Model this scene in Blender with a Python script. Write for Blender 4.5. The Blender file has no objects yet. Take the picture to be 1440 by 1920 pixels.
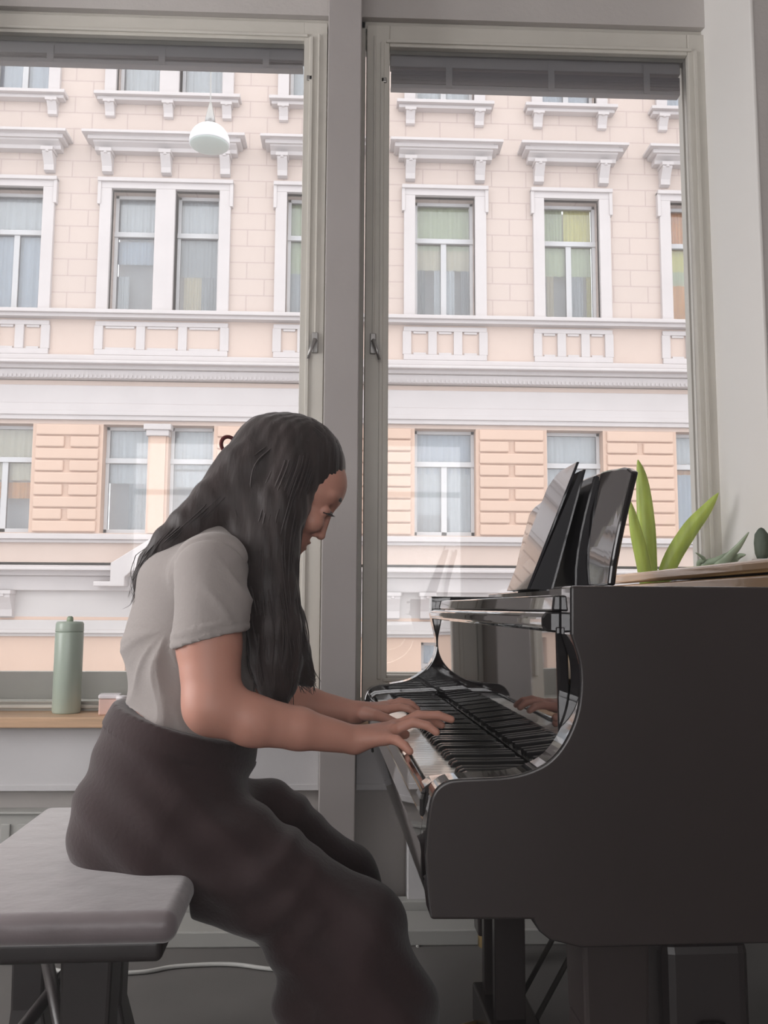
import bpy, bmesh, math, random
import numpy as np
from mathutils import Vector, Matrix, noise

random.seed(7)
rng = np.random.default_rng(7)
PI = math.pi
col = bpy.context.scene.collection
sc = bpy.context.scene

# ------------------------------------------------------------------ camera
W, H, F = 1440, 1920, 1650.0
CAMZ = 0.99
PITCH, YAW, ROLL = math.radians(6.16), math.radians(2.2), math.radians(0.3)
_f = Vector((math.sin(YAW) * math.cos(PITCH), math.cos(YAW) * math.cos(PITCH), math.sin(PITCH)))
_r0 = Vector((math.cos(YAW), -math.sin(YAW), 0))
_u0 = _r0.cross(_f)
_r = _r0 * math.cos(ROLL) + _u0 * math.sin(ROLL)
_u = _u0 * math.cos(ROLL) - _r0 * math.sin(ROLL)
cam_data = bpy.data.cameras.new('camera')
cam = bpy.data.objects.new('camera', cam_data)
col.objects.link(cam)
cam.matrix_world = Matrix(((_r.x, _u.x, -_f.x, 0), (_r.y, _u.y, -_f.y, 0), (_r.z, _u.z, -_f.z, CAMZ), (0, 0, 0, 1)))
cam_data.sensor_fit = 'VERTICAL'
cam_data.sensor_height = 24.0
cam_data.lens = 24.0 * F / H
cam_data.clip_start = 0.05
cam_data.clip_end = 200
sc.camera = cam

# ------------------------------------------------------------------ light and exposure
sc.view_settings.view_transform = 'Standard'
sc.view_settings.look = 'None'
sc.view_settings.gamma = 1
sc.view_settings.use_curve_mapping = False
sc.view_settings.exposure = 0.0
SKY = 3.0
wd = bpy.data.worlds.new('overcast_sky')
sc.world = wd
wd.use_nodes = True
_nt = wd.node_tree
_bg = _nt.nodes['Background']
_tc = _nt.nodes.new('ShaderNodeTexCoord')
_sp = _nt.nodes.new('ShaderNodeSeparateXYZ')
_cr = _nt.nodes.new('ShaderNodeValToRGB')
_nt.links.new(_tc.outputs['Generated'], _sp.inputs[0])
_nt.links.new(_sp.outputs['Z'], _cr.inputs[0])
_cr.color_ramp.elements[0].color = (0.93, 0.95, 1.0, 1)
_cr.color_ramp.elements[1].color = (1.0, 0.985, 0.97, 1)
_nt.links.new(_cr.outputs[0], _bg.inputs[0])
_bg.inputs[1].default_value = SKY
sc.cycles.use_denoising = True
sc.cycles.max_bounces = 9
sc.cycles.diffuse_bounces = 4
sc.cycles.glossy_bounces = 4
sc.cycles.transparent_max_bounces = 12
sc.cycles.sample_clamp_indirect = 6
sc.cycles.caustics_reflective = False
sc.cycles.caustics_refractive = False


def portal(name, loc, rot, sx, sy):
    l = bpy.data.lights.new(name, 'AREA')
    l.shape = 'RECTANGLE'
    l.size, l.size_y = sx, sy
    l.cycles.is_portal = True
    o = bpy.data.objects.new(name, l)
    o.location, o.rotation_euler = loc, rot
    col.objects.link(o)


# light comes in at the two street windows and at an added, unseen window opposite them
portal('window_portal', (-0.05, 3.22, 1.9), (-PI / 2, 0, 0), 2.8, 2.7)
portal('window_portal', (-0.6, -4.15, 1.85), (PI / 2, 0, 0), 4.0, 2.3)
# fill lamp added outside the rear opening to brighten the room
_l = bpy.data.lights.new('rear_fill', 'AREA')
_l.shape = 'RECTANGLE'
_l.size, _l.size_y = 3.9, 2.2
_l.energy = 62
_l.color = (1.0, 0.93, 0.89)
_o = bpy.data.objects.new('rear_fill', _l)
_o.location, _o.rotation_euler = (-0.6, -4.28, 1.85), (PI / 2, 0, 0)
col.objects.link(_o)

# daylight through the window in the left wall
_l = bpy.data.lights.new('side_daylight', 'AREA')
_l.shape = 'RECTANGLE'
_l.size, _l.size_y = 1.7, 2.0
_l.energy = 82
_l.color = (1.0, 0.96, 0.95)
_o = bpy.data.objects.new('side_daylight', _l)
_o.location, _o.rotation_euler = (-3.33, 1.5, 1.9), (0, -PI / 2, 0)
_o.rotation_euler = (PI / 2, 0, -PI / 2)
col.objects.link(_o)

# ------------------------------------------------------------------ pixel to place
PROT = math.radians(1.96)         # the piano, bench and pianist stand turned this much to the window wall
ca, sa = math.cos(PROT), math.sin(PROT)


def ray(px, py):
    return _f + _r * ((px - W / 2) / F) - _u * ((py - H / 2) / F)


def at(px, py, Y):
    d = ray(px, py)
    t = Y / d.y
    return Vector((d.x * t, Y, CAMZ + d.z * t))


def atz(px, py, Z):
    d = ray(px, py)
    t = (Z - CAMZ) / d.z
    return Vector((d.x * t, d.y * t, Z))


def pp(px, py, Y):                 # the same in the turned frame of the piano
    d = ray(px, py)
    dx, dy = d.x * ca + d.y * sa, -d.x * sa + d.y * ca
    t = Y / dy
    return Vector((dx * t, Y, CAMZ + d.z * t))


def to_world(p):
    return Vector((p[0] * ca - p[1] * sa, p[0] * sa + p[1] * ca, p[2]))


# ------------------------------------------------------------------ materials
MATS = {}


def mat(name, rgb, rough=0.6, metal=0.0, coat=0.0, spec=0.5, bump=0.0, bscale=40.0, var=0.0, vscale=4.0,
        sheen=0.0, stretch=(1, 1, 1), sss=0.0):
    m = bpy.data.materials.new(name)
    m.use_nodes = True
    nt = m.node_tree
    b = nt.nodes['Principled BSDF']
    b.inputs['Base Color'].default_value = (*rgb, 1)
    b.inputs['Roughness'].default_value = rough
    b.inputs['Metallic'].default_value = metal
    b.inputs['Specular IOR Level'].default_value = spec
    b.inputs['Coat Weight'].default_value = coat
    b.inputs['Coat Roughness'].default_value = 0.02
    b.inputs['Sheen Weight'].default_value = sheen
    if sss:
        b.inputs['Subsurface Weight'].default_value = sss
        b.inputs['Subsurface Radius'].default_value = (0.02, 0.008, 0.004)
    tc = nt.nodes.new('ShaderNodeTexCoord')
    mp = nt.nodes.new('ShaderNodeMapping')
    mp.inputs['Scale'].default_value = stretch
    nt.links.new(tc.outputs['Object'], mp.inputs[0])
    if bump:
        n = nt.nodes.new('ShaderNodeTexNoise')
        n.inputs['Scale'].default_value = bscale
        n.inputs['Detail'].default_value = 4
        bp = nt.nodes.new('ShaderNodeBump')
        bp.inputs['Strength'].default_value = bump
        bp.inputs['Distance'].default_value = 0.01
        nt.links.new(mp.outputs[0], n.inputs[0])
        nt.links.new(n.outputs[0], bp.inputs['Height'])
        nt.links.new(bp.outputs[0], b.inputs['Normal'])
    if var:
        n = nt.nodes.new('ShaderNodeTexNoise')
        n.inputs['Scale'].default_value = vscale
        n.inputs['Detail'].default_value = 5
        r = nt.nodes.new('ShaderNodeValToRGB')
        r.color_ramp.elements[0].position = 0.3
        r.color_ramp.elements[1].position = 0.7
        r.color_ramp.elements[0].color = (*[c * (1 - var) for c in rgb], 1)
        r.color_ramp.elements[1].color = (*[min(1, c * (1 + var)) for c in rgb], 1)
        nt.links.new(mp.outputs[0], n.inputs[0])
        nt.links.new(n.outputs[0], r.inputs[0])
        nt.links.new(r.outputs[0], b.inputs['Base Color'])
    MATS[name] = m
    return m


def glass_mat(name, tint=(0.97, 0.98, 0.98), haze=0.05, gloss=1.0):
    m = bpy.data.materials.new(name)
    m.use_nodes = True
    nt = m.node_tree
    nt.nodes.clear()
    out = nt.nodes.new('ShaderNodeOutputMaterial')
    tr = nt.nodes.new('ShaderNodeBsdfTransparent')
    tr.inputs[0].default_value = (*tint, 1)
    tl = nt.nodes.new('ShaderNodeBsdfTranslucent')
    tl.inputs[0].default_value = (0.9, 0.9, 0.9, 1)
    gl = nt.nodes.new('ShaderNodeBsdfGlossy')
    gl.inputs['Roughness'].default_value = 0.02
    fr = nt.nodes.new('ShaderNodeFresnel')
    fr.inputs[0].default_value = 1.5
    mu = nt.nodes.new('ShaderNodeMath')
    mu.operation = 'MULTIPLY'
    mu.inputs[1].default_value = gloss
    m1 = nt.nodes.new('ShaderNodeMixShader')
    m2 = nt.nodes.new('ShaderNodeMixShader')
    m1.inputs[0].default_value = haze
    nt.links.new(tr.outputs[0], m1.inputs[1])
    nt.links.new(tl.outputs[0], m1.inputs[2])
    nt.links.new(fr.outputs[0], mu.inputs[0])
    nt.links.new(mu.outputs[0], m2.inputs[0])
    nt.links.new(m1.outputs[0], m2.inputs[1])
    nt.links.new(gl.outputs[0], m2.inputs[2])
    nt.links.new(m2.outputs[0], out.inputs[0])
    MATS[name] = m
    return m


def block_mat(name, rgb, line, bw, bh, rough=0.85):
    m = bpy.data.materials.new(name)
    m.use_nodes = True
    nt = m.node_tree
    b = nt.nodes['Principled BSDF']
    b.inputs['Roughness'].default_value = rough
    tc = nt.nodes.new('ShaderNodeTexCoord')
    sp = nt.nodes.new('ShaderNodeSeparateXYZ')
    cb = nt.nodes.new('ShaderNodeCombineXYZ')
    br = nt.nodes.new('ShaderNodeTexBrick')
    nt.links.new(tc.outputs['Object'], sp.inputs[0])
    nt.links.new(sp.outputs['X'], cb.inputs['X'])
    nt.links.new(sp.outputs['Z'], cb.inputs['Y'])
    nt.links.new(cb.outputs[0], br.inputs[0])
    br.inputs['Color1'].default_value = (*rgb, 1)
    br.inputs['Color2'].default_value = (*[c * 0.975 for c in rgb], 1)
    br.inputs['Mortar'].default_value = (*line, 1)
    br.inputs['Scale'].default_value = 1.0
    br.inputs['Mortar Size'].default_value = 0.012
    br.inputs['Mortar Smooth'].default_value = 0.3
    br.inputs['Brick Width'].default_value = bw
    br.inputs['Row Height'].default_value = bh
    nt.links.new(br.outputs[0], b.inputs['Base Color'])
    MATS[name] = m
    return m


mat('plaster', (0.52, 0.49, 0.47), 0.9, bump=0.15, bscale=60, var=0.04)
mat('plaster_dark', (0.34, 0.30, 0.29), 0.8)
mat('ceiling_white', (0.7, 0.68, 0.66), 0.9)
mat('window_paint', (0.60, 0.575, 0.52), 0.45, bump=0.08, bscale=30, var=0.05, vscale=6)
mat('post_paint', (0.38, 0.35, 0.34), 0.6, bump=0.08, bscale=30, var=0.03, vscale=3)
mat('jamb_paint', (0.86, 0.84, 0.81), 0.6, bump=0.05, bscale=20)
mat('apron_paint', (0.60, 0.59, 0.60), 0.7, bump=0.1, bscale=50, var=0.05)
mat('radiator_paint', (0.40, 0.40, 0.38), 0.5)
mat('floor_lino', (0.13, 0.122, 0.118), 0.45, bump=0.05, bscale=20, var=0.12, vscale=3)
mat('sill_wood', (0.58, 0.38, 0.24), 0.4, bump=0.05, bscale=30, var=0.15, vscale=5, stretch=(1, 12, 12))
mat('metal_grey', (0.35, 0.34, 0.33), 0.35, metal=0.9)
mat('dark_iron', (0.06, 0.055, 0.05), 0.5, metal=0.4)
mat('blind_slat', (0.27, 0.24, 0.27), 0.35)
mat('blind_tape', (0.36, 0.34, 0.36), 0.6)
mat('lacquer', (0.010, 0.009, 0.010), 0.035, coat=1.0)
mat('lacquer_edge', (0.012, 0.011, 0.012), 0.10, coat=0.6)
mat('satin_black', (0.036, 0.029, 0.028), 0.26, var=0.1, vscale=2)
mat('key_white', (0.82, 0.80, 0.75), 0.15, coat=0.4)
mat('key_black', (0.012, 0.012, 0.012), 0.2, coat=0.3)
mat('felt', (0.12, 0.02, 0.02), 0.9)
mat('brass', (0.75, 0.55, 0.25), 0.25, metal=1.0)
mat('gold_plate', (0.55, 0.38, 0.14), 0.35, metal=0.8)
mat('lid_reflection', (0.60, 0.36, 0.18), 0.25, coat=1.0)  # tan of the facade's reflection put into the lid's base colour
mat('binder_black', (0.02, 0.02, 0.025), 0.12, coat=0.7)
mat('matte_black', (0.018, 0.017, 0.020), 0.6)
mat('paper', (0.8, 0.79, 0.76), 0.8)
mat('bench_cloth', (0.17, 0.14, 0.148), 0.45, spec=0.7, sheen=0.7, bump=0.3, bscale=18, var=0.12, vscale=9)
mat('bench_wood', (0.03, 0.025, 0.025), 0.4)
mat('skin', (0.58, 0.29, 0.22), 0.5, sss=0.12, bump=0.04, bscale=120, var=0.05, vscale=10)
mat('lips', (0.42, 0.14, 0.12), 0.4)
mat('hair', (0.030, 0.020, 0.019), 0.52, spec=0.35, bump=0.25, bscale=70, stretch=(1, 1, 0.12), var=0.35, vscale=30, sheen=0.25)
mat('shirt_cloth', (0.35, 0.315, 0.30), 0.9, sheen=0.2, bump=0.12, bscale=160)
mat('trouser_cloth', (0.028, 0.012, 0.013), 0.85, sheen=0.25, bump=0.15, bscale=120, var=0.15, vscale=8)
mat('shoe', (0.02, 0.02, 0.02), 0.5)
mat('bottle_green', (0.40, 0.47, 0.40), 0.35, var=0.03)
mat('box_pink', (0.72, 0.50, 0.44), 0.5)
mat('box_clear', (0.80, 0.76, 0.78), 0.3)
mat('cable_white', (0.5, 0.5, 0.48), 0.5)
mat('leaf', (0.46, 0.58, 0.12), 0.4, var=0.25, vscale=25, stretch=(1, 1, 0.2), sss=0.2)
mat('leaf_edge', (0.70, 0.74, 0.22), 0.4)
mat('leaf_dull', (0.34, 0.42, 0.30), 0.4, var=0.2, vscale=20)
mat('leaf_dark', (0.10, 0.13, 0.10), 0.6, bump=0.3, bscale=60)
mat('soil', (0.05, 0.035, 0.025), 0.95)
mat('pot', (0.45, 0.42, 0.40), 0.5)
mat('lamp_white', (0.80, 0.78, 0.80), 0.4)
mat('lamp_glass', (0.45, 0.50, 0.47), 0.3)
mat('asphalt', (0.25, 0.25, 0.25), 0.9, bump=0.2, bscale=30)
PEACH = (0.51, 0.415, 0.37)
block_mat('facade_blocks', PEACH, (0.40, 0.315, 0.29), 0.62, 0.30)
mat('facade_plain', (0.53, 0.415, 0.36), 0.9, var=0.03, vscale=1)
mat('facade_orange', (0.57, 0.40, 0.315), 0.9, var=0.03, vscale=1)
mat('facade_trim', (0.50, 0.455, 0.45), 0.85, var=0.03, vscale=2)
mat('facade_pale', (0.50, 0.46, 0.45), 0.85, var=0.05, vscale=1)
mat('facade_frame', (0.50, 0.49, 0.50), 0.6)
mat('room_dark', (0.45, 0.45, 0.46), 0.9)
mat('awning', (0.55, 0.55, 0.60), 0.8)
for nm, c in (('curtain_white', (0.78, 0.80, 0.82)), ('curtain_blue', (0.60, 0.66, 0.75)), ('curtain_grey', (0.50, 0.52, 0.54)),
              ('curtain_green', (0.62, 0.68, 0.45)), ('curtain_yellow', (0.85, 0.78, 0.25)), ('curtain_orange', (0.88, 0.40, 0.12)),
              ('curtain_cream', (0.80, 0.72, 0.55))):
    mat(nm, c, 0.9)
glass_mat('window_glass', haze=0.10, gloss=0.8)
glass_mat('facade_glass', tint=(0.95, 0.96, 0.97), haze=0.12, gloss=1.6)
glass_mat('clear_plastic', tint=(0.85, 0.82, 0.84), haze=0.35, gloss=1.0)


# ------------------------------------------------------------------ mesh builder
class MB:
    def __init__(s):
        s.v, s.f = [], []

    def add(s, vs, fs):
        o = len(s.v)
        s.v += [tuple(x) for x in vs]
        s.f += [tuple(i + o for i in f) for f in fs]
        return s

    def box(s, x0, x1, y0, y1, z0, z1):
        v = [(x, y, z) for z in (z0, z1) for y in (y0, y1) for x in (x0, x1)]
        return s.add(v, [(0, 2, 3, 1), (4, 5, 7, 6), (0, 1, 5, 4), (2, 6, 7, 3), (0, 4, 6, 2), (1, 3, 7, 5)])

    def prism(s, poly, a0, a1, axis='y'):
        """poly: list of 2D points, extruded along axis"""
        def mk(p, a):
            return {'y': (p[0], a, p[1]), 'z': (p[0], p[1], a), 'x': (a, p[0], p[1])}[axis]
        n = len(poly)
        v = [mk(p, a0) for p in poly] + [mk(p, a1) for p in poly]
        f = [tuple(range(n - 1, -1, -1)), tuple(range(n, 2 * n))]
        f += [(i, (i + 1) % n, n + (i + 1) % n, n + i) for i in range(n)]
        return s.add(v, f)

    def tube(s, pts, rad, seg=8, cap=True, flat=1.0):
        pts = [Vector(p) for p in pts]
        n = len(pts)
        if not hasattr(rad, '__len__'):
            rad = [rad] * n
        ref = None
        vs = []
        for i, p in enumerate(pts):
            t = (pts[min(i + 1, n - 1)] - pts[max(i - 1, 0)]).normalized()
            if ref is None:
                ref = Vector((0, 0, 1)) if abs(t.z) < 0.9 else Vector((1, 0, 0))
            a = (ref - t * ref.dot(t)).normalized()
            ref = a
            b = t.cross(a)
            for k in range(seg):
                q = 2 * PI * k / seg
                vs.append(p + (a * math.cos(q) * flat + b * math.sin(q)) * rad[i])
        fs = []
        for i in range(n - 1):
            for k in range(seg):
                k2 = (k + 1) % seg
                fs.append((i * seg + k, i * seg + k2, (i + 1) * seg + k2, (i + 1) * seg + k))
        if cap:
            fs.append(tuple(range(seg - 1, -1, -1)))
            fs.append(tuple(range((n - 1) * seg, n * seg)))
        return s.add(vs, fs)

    def lathe(s, c, prof, seg=32):
        vs = []
        for r, z in prof:
            for k in range(seg):
                q = 2 * PI * k / seg
                vs.append((c[0] + r * math.cos(q), c[1] + r * math.sin(q), c[2] + z))
        fs = []
        for i in range(len(prof) - 1):
            for k in range(seg):
                k2 = (k + 1) % seg
                fs.append((i * seg + k, i * seg + k2, (i + 1) * seg + k2, (i + 1) * seg + k))
        fs.append(tuple(range(seg - 1, -1, -1)))
        n = len(prof)
        fs.append(tuple(range((n - 1) * seg, n * seg)))
        return s.add(vs, fs)

    def build(s, name, material, parent=None, smooth=False, bevel=0.0, off=None, bseg=2):
        me = bpy.data.meshes.new(name)
        vs = s.v
        if off is not None:
            vs = [(x - off[0], y - off[1], z - off[2]) for x, y, z in vs]
        me.from_pydata(vs, [], s.f)
        me.update()
        bm = bmesh.new()
        bm.from_mesh(me)
        bmesh.ops.recalc_face_normals(bm, faces=bm.faces)
        bm.to_mesh(me)
        bm.free()
        me.materials.append(MATS[material])
        o = bpy.data.objects.new(name, me)
        col.objects.link(o)
        if parent:
            o.parent = parent
        if smooth:
            me.polygons.foreach_set('use_smooth', [True] * len(me.polygons))
        if bevel:
            m = o.modifiers.new('bevel', 'BEVEL')
            m.width = bevel
            m.segments = bseg
            m.limit_method = 'ANGLE'
            m.angle_limit = math.radians(35)
        return o


def tag(o, label=None, cat=None, group=None, kind=None):
    if label:
        o['label'] = label
    if cat:
        o['category'] = cat
    if group:
        o['group'] = group
    if kind:
        o['kind'] = kind
    return o


def empty(name, loc, rz=0.0):
    o = bpy.data.objects.new(name, None)
    o.location = loc
    o.rotation_euler = (0, 0, rz)
    o.empty_display_size = 0.1
    col.objects.link(o)
    return o


# ================================================================== THE ROOM
XL, XR, YB, ZC = -3.2, 3.0, -4.2, 3.75
YW = 2.80                       # room face of the window wall beside the opening
YF = 3.07                       # face of the window frames
OX0, OX1 = -1.50, 1.322         # opening
ZH = at(650, 34, YF).z          # head of the window frames
tag(MB().box(XL, XR, YB, 3.3, -0.1, 0).build('floor', 'floor_lino'), kind='structure')
tag(MB().box(XL, XR, YB, 3.3, ZC, ZC + 0.1).build('ceiling', 'ceiling_white'), kind='structure')
wb = MB()
XJ = OX1 + 0.059
wb.prism([(OX1, 3.3), (OX1, YF + 0.05), (XJ, YW), (XR + 0.1, YW), (XR + 0.1, 3.3)], 0, ZC, 'z')
wb.box(XL - 0.1, OX0, YW, 3.3, 0, ZC)
wb.box(OX0, OX1, YF - 0.01, 3.3, ZH, ZC)
wb.box(OX0, OX1, 3.0, 3.3, 0, at(300, 1366, 2.98).z)
tag(wb.build('wall_front', 'plaster'), kind='structure')
wl = MB().box(XL - 0.1, XL, YB, 0.6, 0, ZC).box(XL - 0.1, XL, 2.4, 3.3, 0, ZC).box(XL - 0.1, XL, 0.6, 2.4, 0, 0.85).box(XL - 0.1, XL, 0.6, 2.4, 2.95, ZC)
tag(wl.build('wall_left', 'plaster'), kind='structure')
b4 = tag(empty('window_4', (XL, 1.5, 0.85)), kind='structure')
m = MB()
for y in (-0.87, 0, 0.87):
    m.box(-0.08, -0.02, y - 0.035, y + 0.035, 0, 2.1)
m.box(-0.08, -0.02, -0.9, 0.9, 0, 0.07).box(-0.08, -0.02, -0.9, 0.9, 2.03, 2.1)
m.build('window_frame', 'window_paint', b4)
tag(MB().box(XR, XR + 0.1, YB, 3.3, 0, ZC).build('wall_right', 'plaster_dark'), kind='structure')
bw = MB()
bw.box(XL, -2.6, YB - 0.1, YB, 0, ZC).box(1.4, XR, YB - 0.1, YB, 0, ZC)
bw.box(-2.6, 1.4, YB - 0.1, YB, 0, 0.7).box(-2.6, 1.4, YB - 0.1, YB, 3.0, ZC)
tag(bw.build('wall_back', 'plaster_dark'), kind='structure')
# unseen window, added behind the camera to let in fill light
b3 = tag(empty('rear_fill_window', (-0.6, YB, 0.7)), kind='structure')
m = MB()
for x in (-2.0, -0.68, 0.64, 1.96):
    m.box(x - 0.04, x + 0.04, -0.09, -0.02, 0, 2.3)
m.box(-2, 2, -0.09, -0.02, 0, 0.08).box(-2, 2, -0.09, -0.02, 2.22, 2.3).box(-2, 2, -0.085, -0.025, 1.6, 1.66)
m.build('window_frame', 'window_paint', b3)

# jamb lining of the recess (lighter paint) as trim
tag(MB().prism([(OX1 - 0.012, YF + 0.05), (XJ - 0.012, YW - 0.002), (XJ + 0.001, YW - 0.002), (OX1 + 0.001, YF + 0.05)], 0.0, ZC - 0.01, 'z').build('trim_1', 'jamb_paint', bevel=0.004), kind='structure')

# the post between the windows
pl, pr = at(604, 960, 2.88).x, at(671, 960, 2.88).x
m = MB().box(pl, pr, 2.88, 3.25, 0, ZC)
tag(m.build('trim_2', 'post_paint', bevel=0.004), kind='structure')


def window(name, x0, x1, zt, side, blind_bottom_px):
    """x0..x1 sash outer edges; side: -1 hinge left / handle right"""
    zb = at(300, 1333, YF).z
    root = tag(empty(name, ((x0 + x1) / 2, YF, zb)), kind='structure')
    off = ((x0 + x1) / 2, YF, zb)
    # fixed frame
    m = MB()
    fx0, fx1 = x0 - 0.035, x1 + 0.035
    m.box(fx0, x0 - 0.004, YF + 0.015, YF + 0.16, zb, ZH)
    m.box(x1 + 0.004, fx1, YF + 0.015, YF + 0.16, zb, ZH)
    m.box(fx0, fx1, YF + 0.015, YF + 0.16, ZH - 0.03, ZH)
    m.box(fx0, fx1, YF + 0.015, YF + 0.16, zb - 0.01, zb + 0.03)
    m.build('window_frame', 'window_paint', root, bevel=0.003, off=off)
    # sash
    sw = 0.085
    zs0, zs1 = zb + 0.028, ZH - 0.022
    zg0, zg1 = at(600, 1266, YF).z, zt
    m = MB()
    for (a, b) in ((x0, x0 + sw), (x1 - sw, x1)):
        m.box(a, b, YF, YF + 0.05, zs0, zs1)
    zgi = at(600, 1316, YF).z if side < 0 else zg0
    m.box(x0 + sw, x1 - sw, YF, YF + 0.05, zs0, zgi)
    m.box(x0 + sw, x1 - sw, YF, YF + 0.05, zg1, zs1)
    s = m.build('sash', 'window_paint', root, bevel=0.004, off=off)
    # moulding round the inner sash
    m = MB()
    g = 0.014
    m.box(x0 + sw - g - 0.02, x0 + sw - 0.02, YF - 0.008, YF + 0.002, zg0 - g, zg1 + g)
    m.box(x1 - sw + 0.02, x1 - sw + g + 0.02, YF - 0.008, YF + 0.002, zg0 - g, zg1 + g)
    m.box(x0 + sw - g, x1 - sw + g, YF - 0.008, YF + 0.002, zgi - 0.022, zgi - 0.010)
    m.box(x0 + sw - g, x1 - sw + g, YF - 0.008, YF + 0.002, zg1 + 0.012, zg1 + 0.024)
    m.build('sash_moulding', 'window_paint', s, bevel=0.003)
    s.children[0].location = Vector((0, 0, 0)) - Vector(off)
    m = MB().box(x0 + sw - 0.01, x1 - sw + 0.01, YF + 0.022, YF + 0.026, zgi - 0.01, zg1 + 0.01)
    m.build('pane', 'window_glass', root, off=off)
    # outer sash of the double window
    m = MB()
    ow = sw - 0.018
    for (a, b) in ((x0, x0 + ow), (x1 - ow, x1)):
        m.box(a, b, YF + 0.11, YF + 0.15, zs0, zs1)
    m.box(x0, x1, YF + 0.11, YF + 0.15, zs0, zg0 + 0.002)
    m.box(x0, x1, YF + 0.11, YF + 0.15, zg1 + 0.02, zs1)
    m.build('outer_sash', 'window_paint', root, off=off)
    # blind
    bz = blind_bottom_px
    bx0, bx1 = x0 + sw + 0.005, x1 - sw - 0.005
    bl = tag(empty('venetian_blind', ((bx0 + bx1) / 2, YF + 0.08, bz)), side_label[name], 'blind', 'blinds between the window panes')
    o2 = ((bx0 + bx1) / 2, YF + 0.08, bz)
    top = zg1 + 0.012
    MB().box(bx0, bx1, YF + 0.062, YF + 0.10, top - 0.05, top).build('head_rail', 'blind_tape', bl, off=o2, bevel=0.003)
    n = 22
    m = MB()
    for i in range(n):
        z = bz + 0.016 + (top - 0.06 - bz - 0.02) * i / n
        t = random.uniform(-0.0015, 0.0015)
        m.add([(bx0 + 0.004, YF + 0.060, z + t), (bx1 - 0.004, YF + 0.060, z - t), (bx1 - 0.004, YF + 0.08, z + 0.003 - t), (bx0 + 0.004, YF + 0.08, z + 0.003 + t),
               (bx1 - 0.004, YF + 0.10, z - t), (bx0 + 0.004, YF + 0.10, z + t),
               (bx0 + 0.004, YF + 0.060, z + t + 0.0018), (bx1 - 0.004, YF + 0.060, z - t + 0.0018), (bx1 - 0.004, YF + 0.10, z - t + 0.0018), (bx0 + 0.004, YF + 0.10, z + t + 0.0018)],
              [(0, 1, 2, 3), (3, 2, 4, 5), (6, 7, 8, 9), (0, 1, 7, 6)])
    m.build('slat_stack', 'blind_slat', bl, off=o2)
    MB().box(bx0 + 0.003, bx1 - 0.003, YF + 0.063, YF + 0.098, bz, bz + 0.016).build('bottom_rail', 'blind_tape', bl, off=o2, bevel=0.002)
    for fr in (0.2, 0.55, 0.88):
        xx = bx0 + (bx1 - bx0) * fr
        MB().box(xx - 0.012, xx + 0.012, YF + 0.055, YF + 0.0585, bz + 0.002, top - 0.02).build('ladder_tape', 'blind_tape', bl, off=o2)
    # hardware on the handle stile
    hx = (x1 - sw * 0.35) if side < 0 else (x0 + sw * 0.35)
    hz = at(600, 640, YF).z
    h = MB()
    h.box(hx - 0.011, hx + 0.011, YF - 0.012, YF, hz - 0.045, hz + 0.03)
    hd = h.build('window_handle', 'metal_grey', root, off=off, bevel=0.003)
    h = MB().tube([(hx, YF - 0.012, hz + 0.0), (hx, YF - 0.035, hz - 0.005), (hx - side * -0.012, YF - 0.042, hz - 0.035), (hx + side * 0.022, YF - 0.040, hz - 0.075)],
                  [0.008, 0.008, 0.007, 0.005], 8)
    g_ = h.build('handle_grip', 'metal_grey', hd, smooth=True)
    g_.location = -Vector(off)
    MB().tube([(hx, YF - 0.006, hz + 0.03), (hx, YF - 0.006, zs1 - 0.05)], 0.0035, 6).build('espagnolette_rod', 'window_paint', root, off=off)
    bx = (x1 - sw * 0.75) if side < 0 else (x0 + sw * 0.75)
    for zz in (at(600, 148, YF).z,):
        MB().box(bx - 0.010, bx + 0.010, YF - 0.008, YF, zz - 0.009, zz + 0.009).build('catch', 'metal_grey', root, off=off, bevel=0.002)
    hgx = x0 - 0.002 if side < 0 else x1 + 0.008
    for py in (178, 655):
        zz = at(1345, py, YF).z
        MB().tube([(hgx, YF - 0.006, zz - 0.05), (hgx, YF - 0.006, zz + 0.05)], 0.011, 10).build('hinge', 'dark_iron', root, off=off, smooth=True)
    return root


side_label = {'window_1': 'grey venetian blind pulled up in the left window, streaky slats with light ladder tapes',
              'window_2': 'dark grey venetian blind pulled up to the head of the right window, hanging lower'}
lx1 = at(607, 600, YF).x
rx0, rx1 = at(684, 600, YF).x, at(1349, 600, YF).x
window('window_1', OX0 + 0.04, lx1, at(500, 74, YF).z, -1, at(400, 130, YF + 0.08).z)
window('window_2', rx0, rx1, at(900, 92, YF).z, 1, at(1000, 176, YF + 0.08).z)

# sill boards
zs = at(100, 1345, 2.90).z
tag(MB().box(OX0 + 0.005, pl - 0.002, 2.90, YF + 0.014, zs - 0.034, zs).build('trim_3', 'sill_wood', bevel=0.004), kind='structure')
tag(MB().box(pr + 0.002, OX1 - 0.015, 2.90, YF + 0.014, zs - 0.034, zs).build('trim_4', 'sill_wood', bevel=0.004), kind='structure')
# apron below the sills
za = at(100, 1480, 2.98).z
for nm, a, b in (('trim_5', OX0 + 0.005, pl - 0.002), ('trim_6', pr + 0.002, OX1 - 0.015)):
    m = MB().box(a, b, 2.955, 2.999, za, zs - 0.036)
    m.box(a, b, 2.95, 2.956, za, za + 0.02)
    tag(m.build(nm, 'apron_paint', bevel=0.002), kind='structure')
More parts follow.
